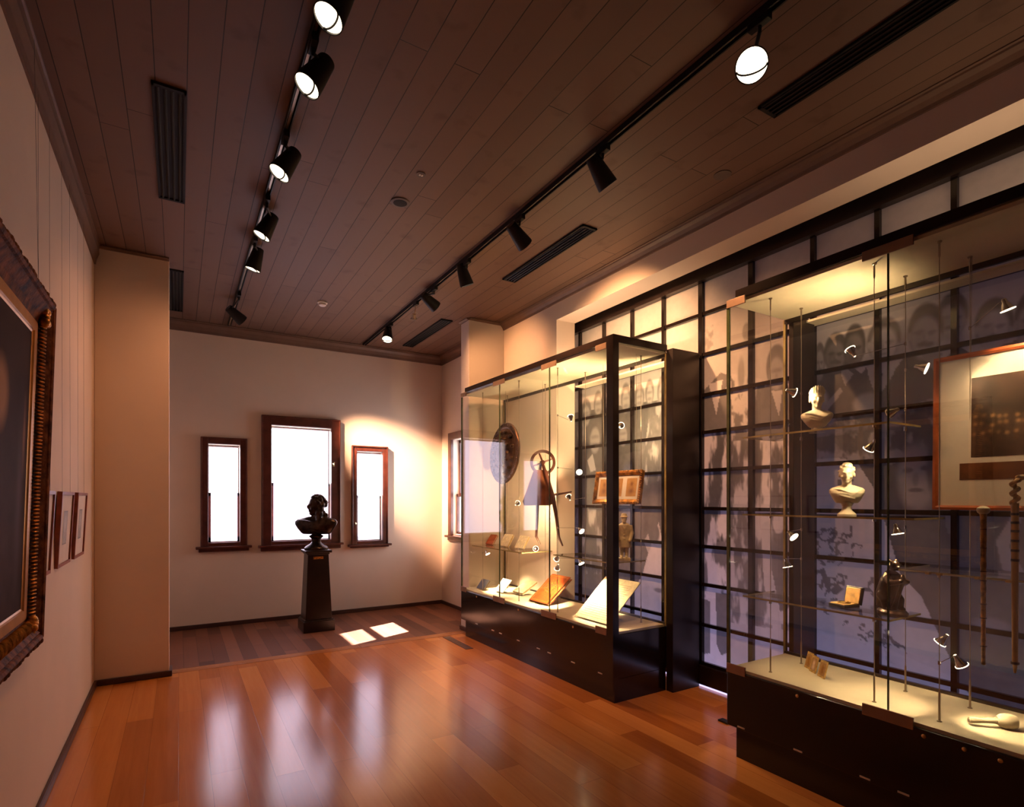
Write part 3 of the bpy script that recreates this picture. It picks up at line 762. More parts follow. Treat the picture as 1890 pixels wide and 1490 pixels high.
ml('small chrome lamp aimed down at the gold cards, lower of two on the left rod', W_C2, R2[1], 1.18, (0.29, 0.02, 1.16), (0.05, -0.25, -0.95), True, 4.5)
ml('small pale cone lamp by the canes, upper of two near the deck', W_C2, R2[4], 0.90, (0.24, -0.80, 0.885), (-0.1, 0.55, -0.8), True, 8)
ml('small pale cone lamp aimed at the mallet, lower of two near the deck', W_C2, R2[4], 0.80, (0.15, -0.895, 0.82), (0.3, -0.33, -0.75), True, 7)
ml('dark tiny lamp on a long arm at the right edge, above the framed picture', W_C2, R2[5], 2.38, (0.25, -1.03, 2.40), (0.20, -0.2, -0.8), True, 12, 140)
ml('tiny chrome lamp behind the blue-lit glass joint above the bronze group', W_C2, R2[3], 1.40, (0.30, -0.575, 1.392), (0.0, -0.2, -0.9), True, 10)

# ------------------------------------------------------------------ track lighting
TRACKCOL = (1.0, 0.49, 0.215)


def lighting_track(label, x, y0, y1):
    t = thing('lighting_track', label, 'lighting track', (x, (y0 + y1) / 2, ZC))
    L = (y1 - y0) / 2
    MB().box(-0.018, 0.018, -L, L, -0.008, 0.0).box(-0.018, -0.012, -L, L, -0.034, -0.008).box(0.012, 0.018, -L, L, -0.034, -0.008).build('rail', 'blackmatte', t)
    MB().box(-0.006, 0.006, -L, L, -0.02, -0.008).build('conductor', 'steel', t)
    return t


lighting_track('black lighting track on the left half of the boarded ceiling', 0.52, -0.6, 7.45)
lighting_track('black lighting track on the right half of the boarded ceiling', 2.145, -0.6, 7.45)


def track_spot(label, x, y, head, d, power=0, size=60, lit=True, r=0.062, col=TRACKCOL):
    t = thing('track_spotlight', label, 'spotlight', (x, y, ZC - 0.034))
    h = Vector(head) - Vector((x, y, ZC - 0.034)); d = Vector(d).normalized()
    MB().box(-0.016, 0.016, -0.05, 0.05, -0.03, 0.012).build('adaptor', 'blackmatte', t, bevel=0.003)
    back = h - d * 0.06
    MB().tube([(0, 0, -0.03), (0, 0, -0.055), back + Vector((0, 0, 0.02)), back], [0.009, 0.009, 0.008, 0.008], 10).build('stem', 'blackmatte', t, smooth=True)
    A = align(d, h)
    hs = MB().lathe([(0.0, -0.10), (r * 0.62, -0.10), (r * 0.66, -0.094), (r, 0.07), (r, 0.085), (r * 0.93, 0.085), (r * 0.93, 0.074)], 28, A, closed=False).build('lamp_housing', 'blackmatte', t, smooth=True)
    MB().lathe([(r * 0.93, 0.072), (r * 0.93, 0.076)], 28, A).build('lens', 'lens' if lit else 'whiteplastic', hs)
    arc = [A @ Vector((r * 0.9 * math.cos(a) * 1.0, r * 0.35 * math.sin(a) - r * 0.1, 0.0785)) for a in np.linspace(PI, 2 * PI, 12)]
    MB().tube(arc, 0.0042, 6).build('glare_bar', 'blackmatte', hs)
    if power: spot('track_spot_light', h + d * 0.10, d, power, size, 1.0, col, 0.035, t)
    return t


TL, TR = 0.52, 2.145
dl = (-0.50, -0.06, -0.86)
track_spot('lit black spotlight at the photo top edge, first on the left track', TL, 2.37, (0.545, 2.28, 3.54), (-0.42, -0.10, -0.90), 10, 56, col=(1.0, 0.43, 0.19))
track_spot('lit black spotlight second from the top on the left track', TL, 2.61, (0.545, 2.67, 3.515), dl, 17, 60, col=(1.0, 0.43, 0.19))
track_spot('lit black spotlight third from the top on the left track', TL, 3.37, (0.54, 3.46, 3.51), dl, 17, 60, col=(1.0, 0.43, 0.19))
track_spot('lit black spotlight fourth from the top on the left track', TL, 4.14, (0.55, 4.38, 3.53), (-0.44, 0.06, -0.90), 12, 110, col=(1.0, 0.43, 0.19))
track_spot('lit black spotlight fifth along the left track, last before the pier corner', TL, 4.84, (0.545, 5.04, 3.53), (-0.24, 0.14, -0.95), 36, 150, col=(1.0, 0.43, 0.19))
track_spot('small black spotlight turned towards the bright window wall, at the left track end', TL, 6.21, (0.52, 6.55, 3.50), (2.46, 1.06, -1.72), 3000, 30, col=(1.0, 0.58, 0.34))
track_spot('dazzling spotlight facing the viewer at upper right, on the right track', TR, 1.50, (2.16, 1.545, 3.46), (-0.66, -0.42, -0.62), 14, 70, r=0.068)
dr = (0.62, 0.22, -0.75)
track_spot('dark-backed spotlight above the bust case, nearest such one on the right track', TR, 2.53, (2.17, 2.58, 3.505), (0.72, -0.03, -0.84), 180, 88)
track_spot('dark-backed spotlight beside the long striped vent on the right track', TR, 3.46, (2.17, 3.52, 3.51), (0.75, 0.16, -0.52), 420, 85)
track_spot('dark-backed spotlight above the shield case, third down the right track', TR, 4.33, (2.17, 4.44, 3.53), (0.40, 0.10, -0.91), 205, 90)
track_spot('dark-backed spotlight next to the bare lamp holder on the right track', TR, 5.05, (2.17, 5.22, 3.54), (0.85, 0.15, -0.50), 95, 85)
track_spot('lit spotlight at the far end of the right track, beyond the bare holder', TR, 6.36, (2.145, 6.46, 3.52), (-0.22, -0.40, -0.88), 90, 95)
bare = thing('lamp_holder', 'bare wire lamp holder without a shade, hanging from the right track', 'lamp holder', (TR, 5.54, ZC - 0.034))
MB().box(-0.016, 0.016, -0.05, 0.05, -0.03, 0.012).build('adaptor', 'blackmatte', bare, bevel=0.003)
mb = MB().tube([(0, 0, -0.03), (0.0, 0.02, -0.07), (0.01, 0.05, -0.09)], 0.006, 8).lathe([(0.022, -0.02), (0.022, 0.03)], 14, align((0.2, 0.5, -0.8), (0.01, 0.08, -0.11)))
mb.torus(align((0.2, 0.5, -0.8), (0.015, 0.1, -0.135)), 0.032, 0.003, 20, 6).tube([(0.01, 0.05, -0.08), (0.05, 0.09, -0.075)], 0.003, 6)
mb.build('socket', 'steel', bare, smooth=True)


# ------------------------------------------------------------------ ceiling fittings
def ceiling_vent(label, x0, x1, y0, y1, n=4):
    t = thing('ceiling_vent', label, 'vent', ((x0 + x1) / 2, (y0 + y1) / 2, ZC))
    w, l = (x1 - x0) / 2, (y1 - y0) / 2
    MB().box(-w, w, -l, l, -0.004, 0.0).build('backing', 'vent', t)
    MB().box(-w, -w + 0.012, -l, l, -0.014, -0.004).box(w - 0.012, w, -l, l, -0.014, -0.004).box(-w, w, -l, -l + 0.02, -0.014, -0.004).box(-w, w, l - 0.02, l, -0.014, -0.004).build('frame', 'vent', t)
    for k in range(n):
        c = -w + 0.012 + (k + 0.5) * (2 * w - 0.024) / n
        MB().box(-0.004, 0.004, -l + 0.02, l - 0.02, -0.006, 0.006, Matrix.Translation((c, 0, -0.009)) @ Matrix.Rotation(0.6, 4, 'Y')).build('slat', 'blackmatte', t)
    return t


ceiling_vent('long dark slatted vent left of the left track, nearest the camera', -0.12, 0.035, 3.31, 4.56)
ceiling_vent('dark slatted vent in the far left ceiling corner behind the left pier', -0.10, 0.04, 5.94, 7.21)
ceiling_vent('long striped vent between the right track and the shield case', 2.645, 2.785, 3.352, 4.58)
ceiling_vent('dark vent in the far right ceiling corner beside the right pier', 2.62, 2.765, 5.96, 7.26)
ceiling_vent('wide dark vent right of the dazzling spotlight, above the bust case', 2.655, 2.800, 0.66, 1.868)
t = thing('smoke_detector', 'small white dome smoke detector near the far end of the ceiling', 'smoke detector', (1.315, 6.12, ZC))
MB().lathe([(0.052, 0), (0.052, -0.012), (0.046, -0.016)], 28).build('base', 'whiteplastic', t, smooth=True)
MB().lathe([(0.040, -0.016), (0.038, -0.034), (0.026, -0.042)], 28).build('dome', 'whiteplastic', t, smooth=True)
t = thing('ceiling_speaker', 'round dark grille of a speaker in the middle of the ceiling', 'speaker', (1.343, 3.772, ZC))
MB().lathe([(0.066, 0), (0.066, -0.006), (0.058, -0.008)], 32).build('rim', 'grille', t, smooth=True)
MB().lathe([(0.058, -0.007), (0.03, -0.010), (0.004, -0.011)], 32).build('grille', 'vent', t, smooth=True)
t = thing('ceiling_sensor', 'tiny square-holed sensor plate in the ceiling near the round speaker', 'sensor', (1.343, 3.38, ZC))
MB().lathe([(0.030, 0), (0.030, -0.005)], 24).build('plate', 'grille', t)
MB().box(-0.012, -0.003, -0.008, 0.008, -0.008, -0.005).box(0.003, 0.012, -0.008, 0.008, -0.008, -0.005).build('hole', 'whiteplastic', t)
t = tag(MB().lathe([(0.055, 0), (0.055, -0.004)], 28, Matrix.Translation((3.02, 2.38, ZC))).build('blanking_plate', 'grille'), 'faint round blanking plate in the ceiling above the gap between both cases', 'blanking plate')

# floor fittings
tag(MB().box(2.53, 2.615, 5.13, 5.72, 0.0005, 0.004).build('floor_grille', 'darkwood', bevel=0.001), 'dark narrow inlaid floor plate at the far corner of the red-book case', 'floor plate')
t = tag(MB().box(3.225, 3.275, 2.50, 2.58, 0.0, 0.012).build('floor_socket', 'blackmatte', bevel=0.002), 'small black floor plate beside the near corner of the bust case', 'floor plate')


# ------------------------------------------------------------------ pictures on the left wall
def frame_sweep(mb, w, h, prof):
    """picture frame in local y (width) / z (height), x out of the wall; prof = [(inset, x)] from outer back to inner"""
    loops = []
    for ins, x in prof:
        a, b = w / 2 - ins, h / 2 - ins
        loops.append([mb.bm.verts.new((x, sy * a, sz * b)) for sy, sz in ((-1, -1), (1, -1), (1, 1), (-1, 1))])
    for l0, l1 in zip(loops, loops[1:]):
        for k in range(4): mb.bm.faces.new((l0[k], l0[(k + 1) % 4], l1[(k + 1) % 4], l1[k]))
    return mb


bw, bh = 1.30, 1.585
big = thing('framed_painting', 'huge dark portrait in heavy ribbed gilt frame, cut by the left edge', 'painting', (-0.525, 3.35 - bw / 2, 1.675), (0, math.radians(1.75), 0))
frame_sweep(MB(), bw - 0.02, bh - 0.02, [(0.0, -0.055), (0.0, 0.0), (0.018, 0.012), (0.03, 0.006), (0.036, -0.004)]).build('outer_moulding', 'giltdark', big)
frame_sweep(MB(), bw - 0.092, bh - 0.092, [(0.0, -0.006), (0.008, 0.002), (0.016, -0.004), (0.05, -0.03), (0.085, -0.040)]).build('frame_cove', 'giltdark', big)
frame_sweep(MB(), bw - 0.26, bh - 0.26, [(0.0, -0.044), (0.004, -0.034), (0.045, -0.036), (0.05, -0.042), (0.058, -0.045)]).build('gilt_slip', 'giltslip', big)
mb = MB()                                                    # leafy outer edge
per = [(s, q) for q in range(4) for s in np.linspace(-1, 1, 58 if q % 2 == 0 else 72)[:-1]]
for s, q in per:
    a, b = bw / 2 - 0.008, bh / 2 - 0.008
    y, z = ((s * a, -b), (a, s * b), (-s * a, b), (-a, -s * b))[q]
    mb.ell((-0.006 + random.uniform(-.004, .004), y, z), (0.011, 0.0105 + random.uniform(0, .004), 0.012 + random.uniform(0, .004)), None, 8, 6)
mb.build('leaf_edge', 'giltdark', big, smooth=True)
mb = MB()                                                    # ribbed cove on the four sides
for q in (0, 1, 3):
    L = (bh if q % 2 else bw) / 2 - 0.14
    for s in np.arange(-L, L, 0.0165):
        a, b = bw / 2 - 0.092, bh / 2 - 0.092
        y, z = ((s, -b), (a, s), (-s, b), (-a, -s))[q]
        if q % 2: mb.ell((-0.026, y, z), (0.017, 0.034, 0.0058), None, 8, 6)
        else: mb.ell((-0.026, y, z), (0.017, 0.0058, 0.034), None, 8, 6)
mb.build('ribbing', 'gilt', big, smooth=True)
mb = MB()
for sy in (-1, 1):
    for sz in (-1, 1):
        for k in range(9):
            mb.ell((-0.018 + random.uniform(-.006, .006), sy * (bw / 2 - 0.095 + random.uniform(-.03, .03)), sz * (bh / 2 - 0.095 + random.uniform(-.03, .03))), (0.02, 0.018, 0.02), (random.random(), random.random(), 0), 10, 8)
mb.build('corner_ornament', 'gilt', big, smooth=True)


def portrait(U, V):
    n = fnoise(U * 9, V * 12, 41); n2 = fnoise(U * 3, V * 4, 44)
    T = 0.03 + 0.03 * n2
    body = np.clip(1.2 - np.sqrt(((U - 0.55) / 0.42) ** 2 + ((V - 0.25) / 0.5) ** 2), 0, 1)
    face = np.clip(1.2 - np.sqrt(((U - 0.52) / 0.12) ** 2 + ((V - 0.72) / 0.11) ** 2), 0, 1) * 1.6
    streak = np.exp(-((U - 0.93) / 0.02) ** 2) * np.clip(1 - np.abs(V - 0.62) / 0.16, 0, 1)
    cool = np.exp(-((U - 0.88) / 0.05) ** 2) * np.clip(1 - np.abs(V - 0.42) / 0.4, 0, 1)
    R = T + 0.04 * body * n + 0.3 * np.clip(face, 0, 1) + 0.22 * streak + 0.05 * cool
    G = T * 0.6 + 0.025 * body * n + 0.18 * np.clip(face, 0, 1) + 0.12 * streak + 0.045 * cool
    B = T * 0.55 + 0.03 * body * n + 0.11 * np.clip(face, 0, 1) + 0.09 * streak + 0.06 * cool
    return np.stack([R, G, B], -1)


cw, chh = bw - 0.36, bh - 0.36
ink_grid('canvas', 'oil', 90, 120, lambda U, V: np.stack([np.full_like(U, -0.046), (U - 0.5) * cw, (V - 0.5) * chh], -1), portrait, big)
mb = MB()
for yy in (-0.36, 0.42): mb.tube([(-0.02, yy, bh / 2 - 0.02), (-0.068, yy, 1.86)], 0.0007, 6)
mb.build('hanging_wire', 'blackmatte', big)

sw, shh = 0.425, 0.437


def small_print(seed):
    def fn(U, V):
        n = fnoise(U * 10, V * 14, seed); t = 0.32 + 0.25 * (n - 0.3)
        t = np.where(np.sqrt(((U - .5) / .3) ** 2 + ((V - .6) / .25) ** 2) < 1, t + 0.1, t)
        t = np.where((U < .06) | (U > .94) | (V < .04) | (V > .96), 0.2, t)
        return np.stack([t, t * 0.92, t * 0.85], -1)
    return fn


for k, (yc, lab) in enumerate(((3.583, 'small red-framed print half hidden behind the huge gilt frame'), (4.207, 'middle small red-framed print between the gilt frame and the left pier'), (4.79, 'small red-framed print hung nearest the left pier'))):
    f = thing('framed_print', lab, 'framed print', (-0.573, yc, 1.373), (0, math.radians(3.0), 0), 'small framed prints on the left wall')
    frame_sweep(MB(), sw, shh, [(0.0, -0.024), (0.0, 0.0), (0.018, 0.0), (0.018, -0.008)]).build('frame', 'redwood', f)
    MB().box(-0.014, -0.009, -sw / 2 + 0.015, sw / 2 - 0.015, -shh / 2 + 0.015, shh / 2 - 0.015).build('mat_board', 'matlight', f)
    ink_grid('print', 'print', 24, 40, lambda U, V: np.stack([np.full_like(U, -0.0082), (U - 0.5) * 0.13, (V - 0.5) * 0.20 + 0.005], -1), small_print(50 + k), f)
    mb = MB()
    for yy in (-0.135, 0.135): mb.tube([(-0.012, yy, shh / 2 - 0.03), (-0.016 - 0.10, yy, 2.115)], 0.0006, 6)
    mb.build('hanging_wire', 'blackmatte', f)


# ------------------------------------------------------------------ busts
def bust_parts(mb, s, foot, head_yaw, hair='short', wide=1.0, socle=True):
    """sculpted blob; local: faces -y, z up, s = overall height; bottom at 0"""
    k = s
    if socle:
        mb.lathe([(0.15 * k, 0), (0.15 * k, 0.03 * k), (0.085 * k, 0.07 * k), (0.075 * k, 0.13 * k), (0.10 * k, 0.20 * k), (0.10 * k, 0.24 * k)], 28)
    z0 = 0.20 * k if socle else 0.06 * k
    # chest cut to a narrow foot, widest at the shoulders, running up into the neck
    mb.loft([(0, cy_ * k, z0 + z * k, rx * k * wide, ry * k) for z, rx, ry, cy_ in ((0.0, 0.335 * foot, 0.075, 0.0), (0.03, 0.335 * (foot + (1 - foot) * 0.22), 0.10, -0.01), (0.12, 0.335 * (foot + (1 - foot) * 0.62), 0.135, -0.02), (0.20, 0.335 * (foot + (1 - foot) * 0.92), 0.145, -0.02), (0.26, 0.335, 0.135, -0.005), (0.305, 0.30, 0.115, 0.01), (0.335, 0.215, 0.10, 0.018), (0.365, 0.13, 0.09, 0.02))], 32, 2.3)
    for sx in (-1, 1): mb.ell((sx * 0.12 * k, -0.085 * k, z0 + 0.20 * k), (0.105 * k, 0.06 * k, 0.085 * k))
    hz = z0 + 0.585 * k
    mb.tube([(0, 0.025 * k, z0 + 0.26 * k), (0, 0.018 * k, z0 + 0.36 * k), (0, 0.004 * k, hz - 0.05 * k)], [0.125 * k, 0.088 * k, 0.085 * k], 16)
    k = s * 1.26
    R = Matrix.Translation((0, 0, hz)) @ Matrix.Rotation(head_yaw, 4, 'Z')
    def hel(c, r, rot=None):
        mb.ell(c, r, rot)
        for v in mb.last: v.co = R @ v.co
    hel((0, 0.015 * k, 0.04 * k), (0.105 * k, 0.13 * k, 0.135 * k))            # skull
    hel((0, -0.035 * k, -0.035 * k), (0.083 * k, 0.085 * k, 0.12 * k))          # face
    hel((0, -0.085 * k, -0.125 * k), (0.036 * k, 0.03 * k, 0.03 * k))           # chin
    hel((0, -0.128 * k, -0.02 * k), (0.017 * k, 0.026 * k, 0.042 * k), (0.35, 0, 0))  # nose
    hel((0, -0.108 * k, 0.03 * k), (0.066 * k, 0.018 * k, 0.016 * k))           # brow
    for sx in (-1, 1):
        hel((sx * 0.034 * k, -0.103 * k, 0.006 * k), (0.017 * k, 0.011 * k, 0.010 * k))
        hel((sx * 0.055 * k, -0.085 * k, -0.04 * k), (0.030 * k, 0.026 * k, 0.03 * k))
        hel((sx * 0.105 * k, 0.015 * k, -0.01 * k), (0.014 * k, 0.028 * k, 0.04 * k))
    hel((0, -0.113 * k, -0.072 * k), (0.032 * k, 0.014 * k, 0.009 * k)); hel((0, -0.110 * k, -0.092 * k), (0.028 * k, 0.014 * k, 0.010 * k))
    rr = random.Random(int(s * 1000) + len(hair))
    if hair in ('short', 'wig'):
        for i in range(64):
            a = rr.uniform(0, 2 * PI); e = rr.uniform(0.05, 1.45)
            p = Vector((math.cos(a) * math.cos(e) * 0.108 * k, 0.02 * k + math.sin(a) * math.cos(e) * 0.132 * k, 0.045 * k + math.sin(e) * 0.135 * k))
            if p.y < -0.06 * k and p.z < 0.105 * k: continue
            hel(p, (0.024 * k, 0.024 * k, 0.022 * k))
    if hair == 'wig':
        for sx in (-1, 1):
            for i in range(26):
                t = i / 25
                hel((sx * (0.078 + 0.02 * math.sin(t * 3)) * k + rr.uniform(-.012, .012) * k, 0.05 * k + rr.uniform(-.03, .03) * k - t * 0.05 * k, 0.03 * k - t * 0.30 * k), 0.040 * k)
        for i in range(24): hel((rr.uniform(-.06, .06) * k, 0.115 * k + rr.uniform(-.02, .03) * k, 0.06 * k - rr.random() * 0.34 * k), 0.042 * k)
    if hair == 'tiara':
        hel((0, 0.04 * k, 0.06 * k), (0.115 * k, 0.125 * k, 0.125 * k)); hel((0, 0.12 * k, -0.02 * k), (0.06 * k, 0.05 * k, 0.06 * k))
        for i in range(11):
            a = PI + PI * i / 10
            hel((math.cos(a) * 0.11 * k, -0.01 * k + math.sin(a) * 0.085 * k, 0.11 * k + 0.05 * k * math.sin(PI * i / 10)), (0.016 * k, 0.016 * k, (0.03 + 0.045 * math.sin(PI * i / 10)) * k))
    return mb


def drapery(mb, k, z0, wide=1.0, seed=3):
    """a few oblique cloth folds across the chest"""
    rr = random.Random(seed)
    for i in range(5):
        a = 0.30 - 0.055 * i
        pts = [(-0.25 * k * wide, -0.085 * k, z0 + a * k), (-0.12 * k, -0.145 * k, z0 + (a - 0.03) * k), (0.02 * k, -0.158 * k, z0 + (a - 0.075) * k), (0.13 * k, -0.135 * k, z0 + (a - 0.105) * k)]
        if pts[-1][2] < z0 + 0.03 * k: continue
        mb.tube([Vector(p) + Vector((0, 0, rr.uniform(-.008, .008) * k)) for p in pts], [0.010 * k, 0.016 * k, 0.015 * k, 0.008 * k], 8)
    mb.tube([(0.27 * k * wide, -0.07 * k, z0 + 0.28 * k), (0.16 * k, -0.135 * k, z0 + 0.215 * k), (0.05 * k, -0.155 * k, z0 + 0.135 * k)], [0.016 * k, 0.02 * k, 0.012 * k], 8)


# pedestal and bronze bust by the windows
pd = thing('pedestal', 'black tapered pedestal with small brass plaque standing before the middle window', 'pedestal', (1.405, 6.87, 0))
MB().box(-0.177, 0.177, -0.177, 0.177, 0, 0.125).box(-0.165, 0.165, -0.165, 0.165, 0.125, 0.14).build('base_block', 'pedestal', pd, bevel=0.005)
mb = MB()
lo = [mb.bm.verts.new(p) for p in ((-0.150, -0.150, 0.14), (0.150, -0.150, 0.14), (0.150, 0.150, 0.14), (-0.150, 0.150, 0.14))]
hi = [mb.bm.verts.new(p) for p in ((-0.118, -0.118, 0.895), (0.118, -0.118, 0.895), (0.118, 0.118, 0.895), (-0.118, 0.118, 0.895))]
mb.bm.faces.new(lo); mb.bm.faces.new(hi)
for i in range(4): mb.bm.faces.new((lo[i], lo[(i + 1) % 4], hi[(i + 1) % 4], hi[i]))
mb.build('shaft', 'pedestal', pd, bevel=0.006)
MB().box(-0.128, 0.128, -0.128, 0.128, 0.895, 0.915).box(-0.150, 0.150, -0.150, 0.150, 0.915, 0.945).build('cap', 'pedestal', pd, bevel=0.006)
MB().box(-0.055, 0.055, -0.1235, -0.118, 0.842, 0.872).build('plaque', 'plaque', pd)
bb = thing('bust', 'dark bronze bust with long curled hair on the black pedestal', 'bust', (1.405, 6.87, 0.945), (0, 0, math.radians(-34)))
K = 0.575
MB().lathe([(0.135, 0.0), (0.135, 0.025), (0.115, 0.045), (0.07, 0.07), (0.052, 0.095), (0.055, 0.13), (0.08, 0.155), (0.082, 0.165), (0.05, 0.185), (0.045, 0.22)], 36).build('socle', 'bronze', bb, smooth=True)
mb = bust_parts(MB(), K, 0.62, math.radians(-52), 'wig', 1.34, False)
drapery(mb, K, 0.06 * K, 1.34)
for v in mb.bm.verts: v.co.z += 0.150
mb.sculpt('figure', 'bronze', bb, 0.0075, 4)

# marble busts on the glass shelves
z = 1.930
b1 = thing('bust', 'small white bust with a pointed tiara on the uppermost glass shelf', 'bust', W_C2 @ Vector((0.29, -0.165, z)), (0, 0, math.radians(-56)))
MB().lathe([(0.042, 0), (0.042, 0.008), (0.030, 0.016), (0.030, 0.035)], 28).build('socle', 'ivory', b1, smooth=True)
mb = bust_parts(MB(), 0.275, 0.42, math.radians(8), 'tiara', 0.92, False); drapery(mb, 0.275, 0.0165, 0.92, 5)
for v in mb.bm.verts: v.co.z += 0.014
mb.sculpt('figure', 'ivory', b1, 0.0034, 3)
b2 = thing('bust', 'small white bust of a draped short-haired man on the middle glass shelf', 'bust', W_C2 @ Vector((0.29, -0.332, 1.458)), (0, 0, math.radians(-58)))
MB().lathe([(0.046, 0), (0.046, 0.008), (0.026, 0.028), (0.022, 0.05), (0.032, 0.066), (0.032, 0.075)], 28).build('socle', 'ivory', b2, smooth=True)
mb = bust_parts(MB(), 0.27, 0.60, math.radians(-6), 'short', 0.95, False); drapery(mb, 0.27, 0.0162, 0.95, 8)
for v in mb.bm.verts: v.co.z += 0.052
mb.sculpt('figure', 'ivory', b2, 0.0034, 3)

# ------------------------------------------------------------------ right-hand case: other exhibits
# framed group photograph
gp = thing('framed_photograph', 'large dark group photograph in orange wooden frame hung inside the bust case', 'framed photograph', (3.295, 1.315 - 0.55, 1.878), (0, math.radians(1.2), 0))
gw, gh = 1.10, 0.765
frame_sweep(MB(), gw, gh, [(0.0, 0.02), (0.0, -0.012), (0.012, -0.014), (0.022, -0.008), (0.022, 0.002)]).build('frame', 'orangewood', gp)
MB().box(0.0, 0.006, -gw / 2 + 0.02, gw / 2 - 0.02, -gh / 2 + 0.02, gh / 2 - 0.02).build('mat_board', 'matlight', gp)


def group_ink(U, V):
    n = fnoise(U * 12, V * 8, 61); T = 0.03 + 0.05 * (n - 0.4) + 0.05 * np.clip(V - 0.75, 0, 1) * n * 3
    R, G, B = T * 1.3, T * 0.62, T * 0.42
    r = random.Random(5)
    for row in range(3):
        for i in range(26):
            cx = (i + 0.5 + r.uniform(-.25, .25)) / 26; cy = 0.50 - row * 0.10 + r.uniform(-.02, .02); q = r.uniform(0.25, 0.8)
            d = np.exp(-(((U - cx) / 0.010) ** 2 + ((V - cy) / 0.022) ** 2)); e = np.exp(-(((U - cx) / 0.014) ** 2 + ((V - cy + 0.075) / 0.04) ** 2)) * r.uniform(0, .5)
            R = R + q * 0.5 * (d + e * .4); G = G + q * 0.25 * (d + e * .35); B = B + q * 0.1 * (d + e * .3)
    return np.clip(np.stack([R, G, B], -1), 0.005, 0.7)


ink_grid('photograph', 'print', 150, 90, lambda U, V: np.stack([np.full_like(U, -0.001), 0.395 - U * 0.80, (V - 0.5) * 0.385 + 0.065], -1), group_ink, gp)
MB().box(-0.0015, 0.0, -0.44, 0.44, -0.235, -0.155).build('caption_panel', 'midwood', gp)
mb = MB()
for yy in (-0.4, 0.4): mb.tube([(0.004, yy, gh / 2 - 0.01), (0.004, yy, 0.855)], 0.0014, 6)
mb.build('hanging_wire', 'steel', gp)

# three gold cards
for k, (px, pw, lab) in enumerate((((3.235, 1.945), 0.062, 'gold photo card standing farthest back of three on the case deck'), ((3.185, 1.885), 0.064, 'gold photo card with pale figure, middle of three on the case deck'), ((3.135, 1.805), 0.070, 'plain gold card standing frontmost of three on the case deck'))):
    cd = thing('photo_card', lab, 'card', (px[0], px[1], 0.532), (0, 0, math.radians(-30)), 'gold cards on the case deck')
    T0 = Matrix.Rotation(math.radians(14), 4, 'Y')
    MB().box(0.0, 0.004, -pw / 2, pw / 2, 0, 0.098, T0).build('mount', 'goldleaf', cd)

    def card_ink(U, V, k=k):
        n = fnoise(U * 6, V * 8, 70 + k); b = np.stack([0.42 + .2 * n, 0.22 + .12 * n, 0.06 + .05 * n], -1)
        d = np.exp(-(((U - .5) / .22) ** 2 + ((V - .6) / .2) ** 2)) + np.exp(-(((U - .5) / .3) ** 2 + ((V - .25) / .18) ** 2)) * .8
        return b + (0.45 if k == 1 else -0.15) * d[..., None]
    ink_grid('picture', 'print', 16, 22, lambda U, V: (np.stack([np.full_like(U, -0.0012) + np.sin(math.radians(14)) * (0.012 + V * 0.074), (0.5 - U) * pw * 0.76, (0.012 + V * 0.074) * math.cos(math.radians(14))], -1)), card_ink, cd)
    MB().box(0.004, 0.03, -0.004, 0.004, 0, 0.035).build('stand', 'acrylic', cd)

# open jewellery case
jb = thing('jewellery_box', 'open dark jewellery box lined with gold satin on the lower glass shelf', 'box', W_C2 @ Vector((0.33, -0.335, 0.957)), (0, 0, math.radians(76)))
MB().box(-0.052, 0.052, -0.002, 0.105, 0, 0.016).build('tray', 'blackleather', jb, bevel=0.003)
MB().box(-0.046, 0.046, 0.004, 0.098, 0.014, 0.021).build('tray_lining', 'satin', jb, bevel=0.003)
Lm = Matrix.Translation((0, -0.002, 0.012)) @ Matrix.Rotation(math.radians(12), 4, 'X')
MB().box(-0.052, 0.052, -0.016, 0.0, 0, 0.098, Lm).build('lid', 'blackleather', jb, bevel=0.003)
MB().box(-0.044, 0.044, -0.001, 0.004, 0.007, 0.090, Lm).build('lid_lining', 'satin', jb, bevel=0.002)
mb = MB()
mb.tube([(0.03 * math.cos(a), 0.052 + 0.03 * math.sin(a), 0.024) for a in np.linspace(0, 2 * PI, 24)], 0.003, 6).ell((0, 0.03, 0.025), (0.009, 0.009, 0.005))
mb.build('brooch', 'brass', jb, smooth=True)

# dark bronze group on an oval base
bg = thing('bronze_group', 'dark bronze animal figure rearing on an oval base beside the open jewellery box', 'sculpture', W_C2 @ Vector((0.29, -0.56, 0.957)), (0, 0, math.radians(58)))
MB().lathe([(0.085, 0), (0.085, 0.014), (0.078, 0.02), (0.072, 0.026)], 32, Matrix.Diagonal((1, 0.7, 1, 1))).build('base', 'bronze', bg, smooth=True)
mb = MB()
mb.tube([(0.045, 0, 0.03), (0.04, 0, 0.10), (0.015, 0, 0.17), (0.0, 0, 0.215)], [0.048, 0.052, 0.046, 0.03], 16)
mb.ell((-0.012, 0, 0.25), (0.032, 0.026, 0.028)).ell((-0.04, 0, 0.24), (0.018, 0.014, 0.013)).ell((0.0, 0.018, 0.275), 0.009).ell((0.0, -0.018, 0.275), 0.009)
for sy in (-1, 1):
    mb.tube([(0.0, sy * 0.03, 0.19), (-0.04, sy * 0.036, 0.165), (-0.075, sy * 0.02, 0.175)], [0.02, 0.016, 0.013], 10).ell((-0.08, sy * 0.018, 0.178), (0.016, 0.013, 0.012))
    mb.tube([(0.035, sy * 0.03, 0.10), (0.0, sy * 0.036, 0.07), (-0.005, sy * 0.034, 0.03)], [0.03, 0.024, 0.018], 10).ell((-0.018, sy * 0.034, 0.03), (0.026, 0.015, 0.011))
mb.tube([(0.085, 0, 0.05), (0.07, 0, 0.04)], [0.012, 0.02], 8)
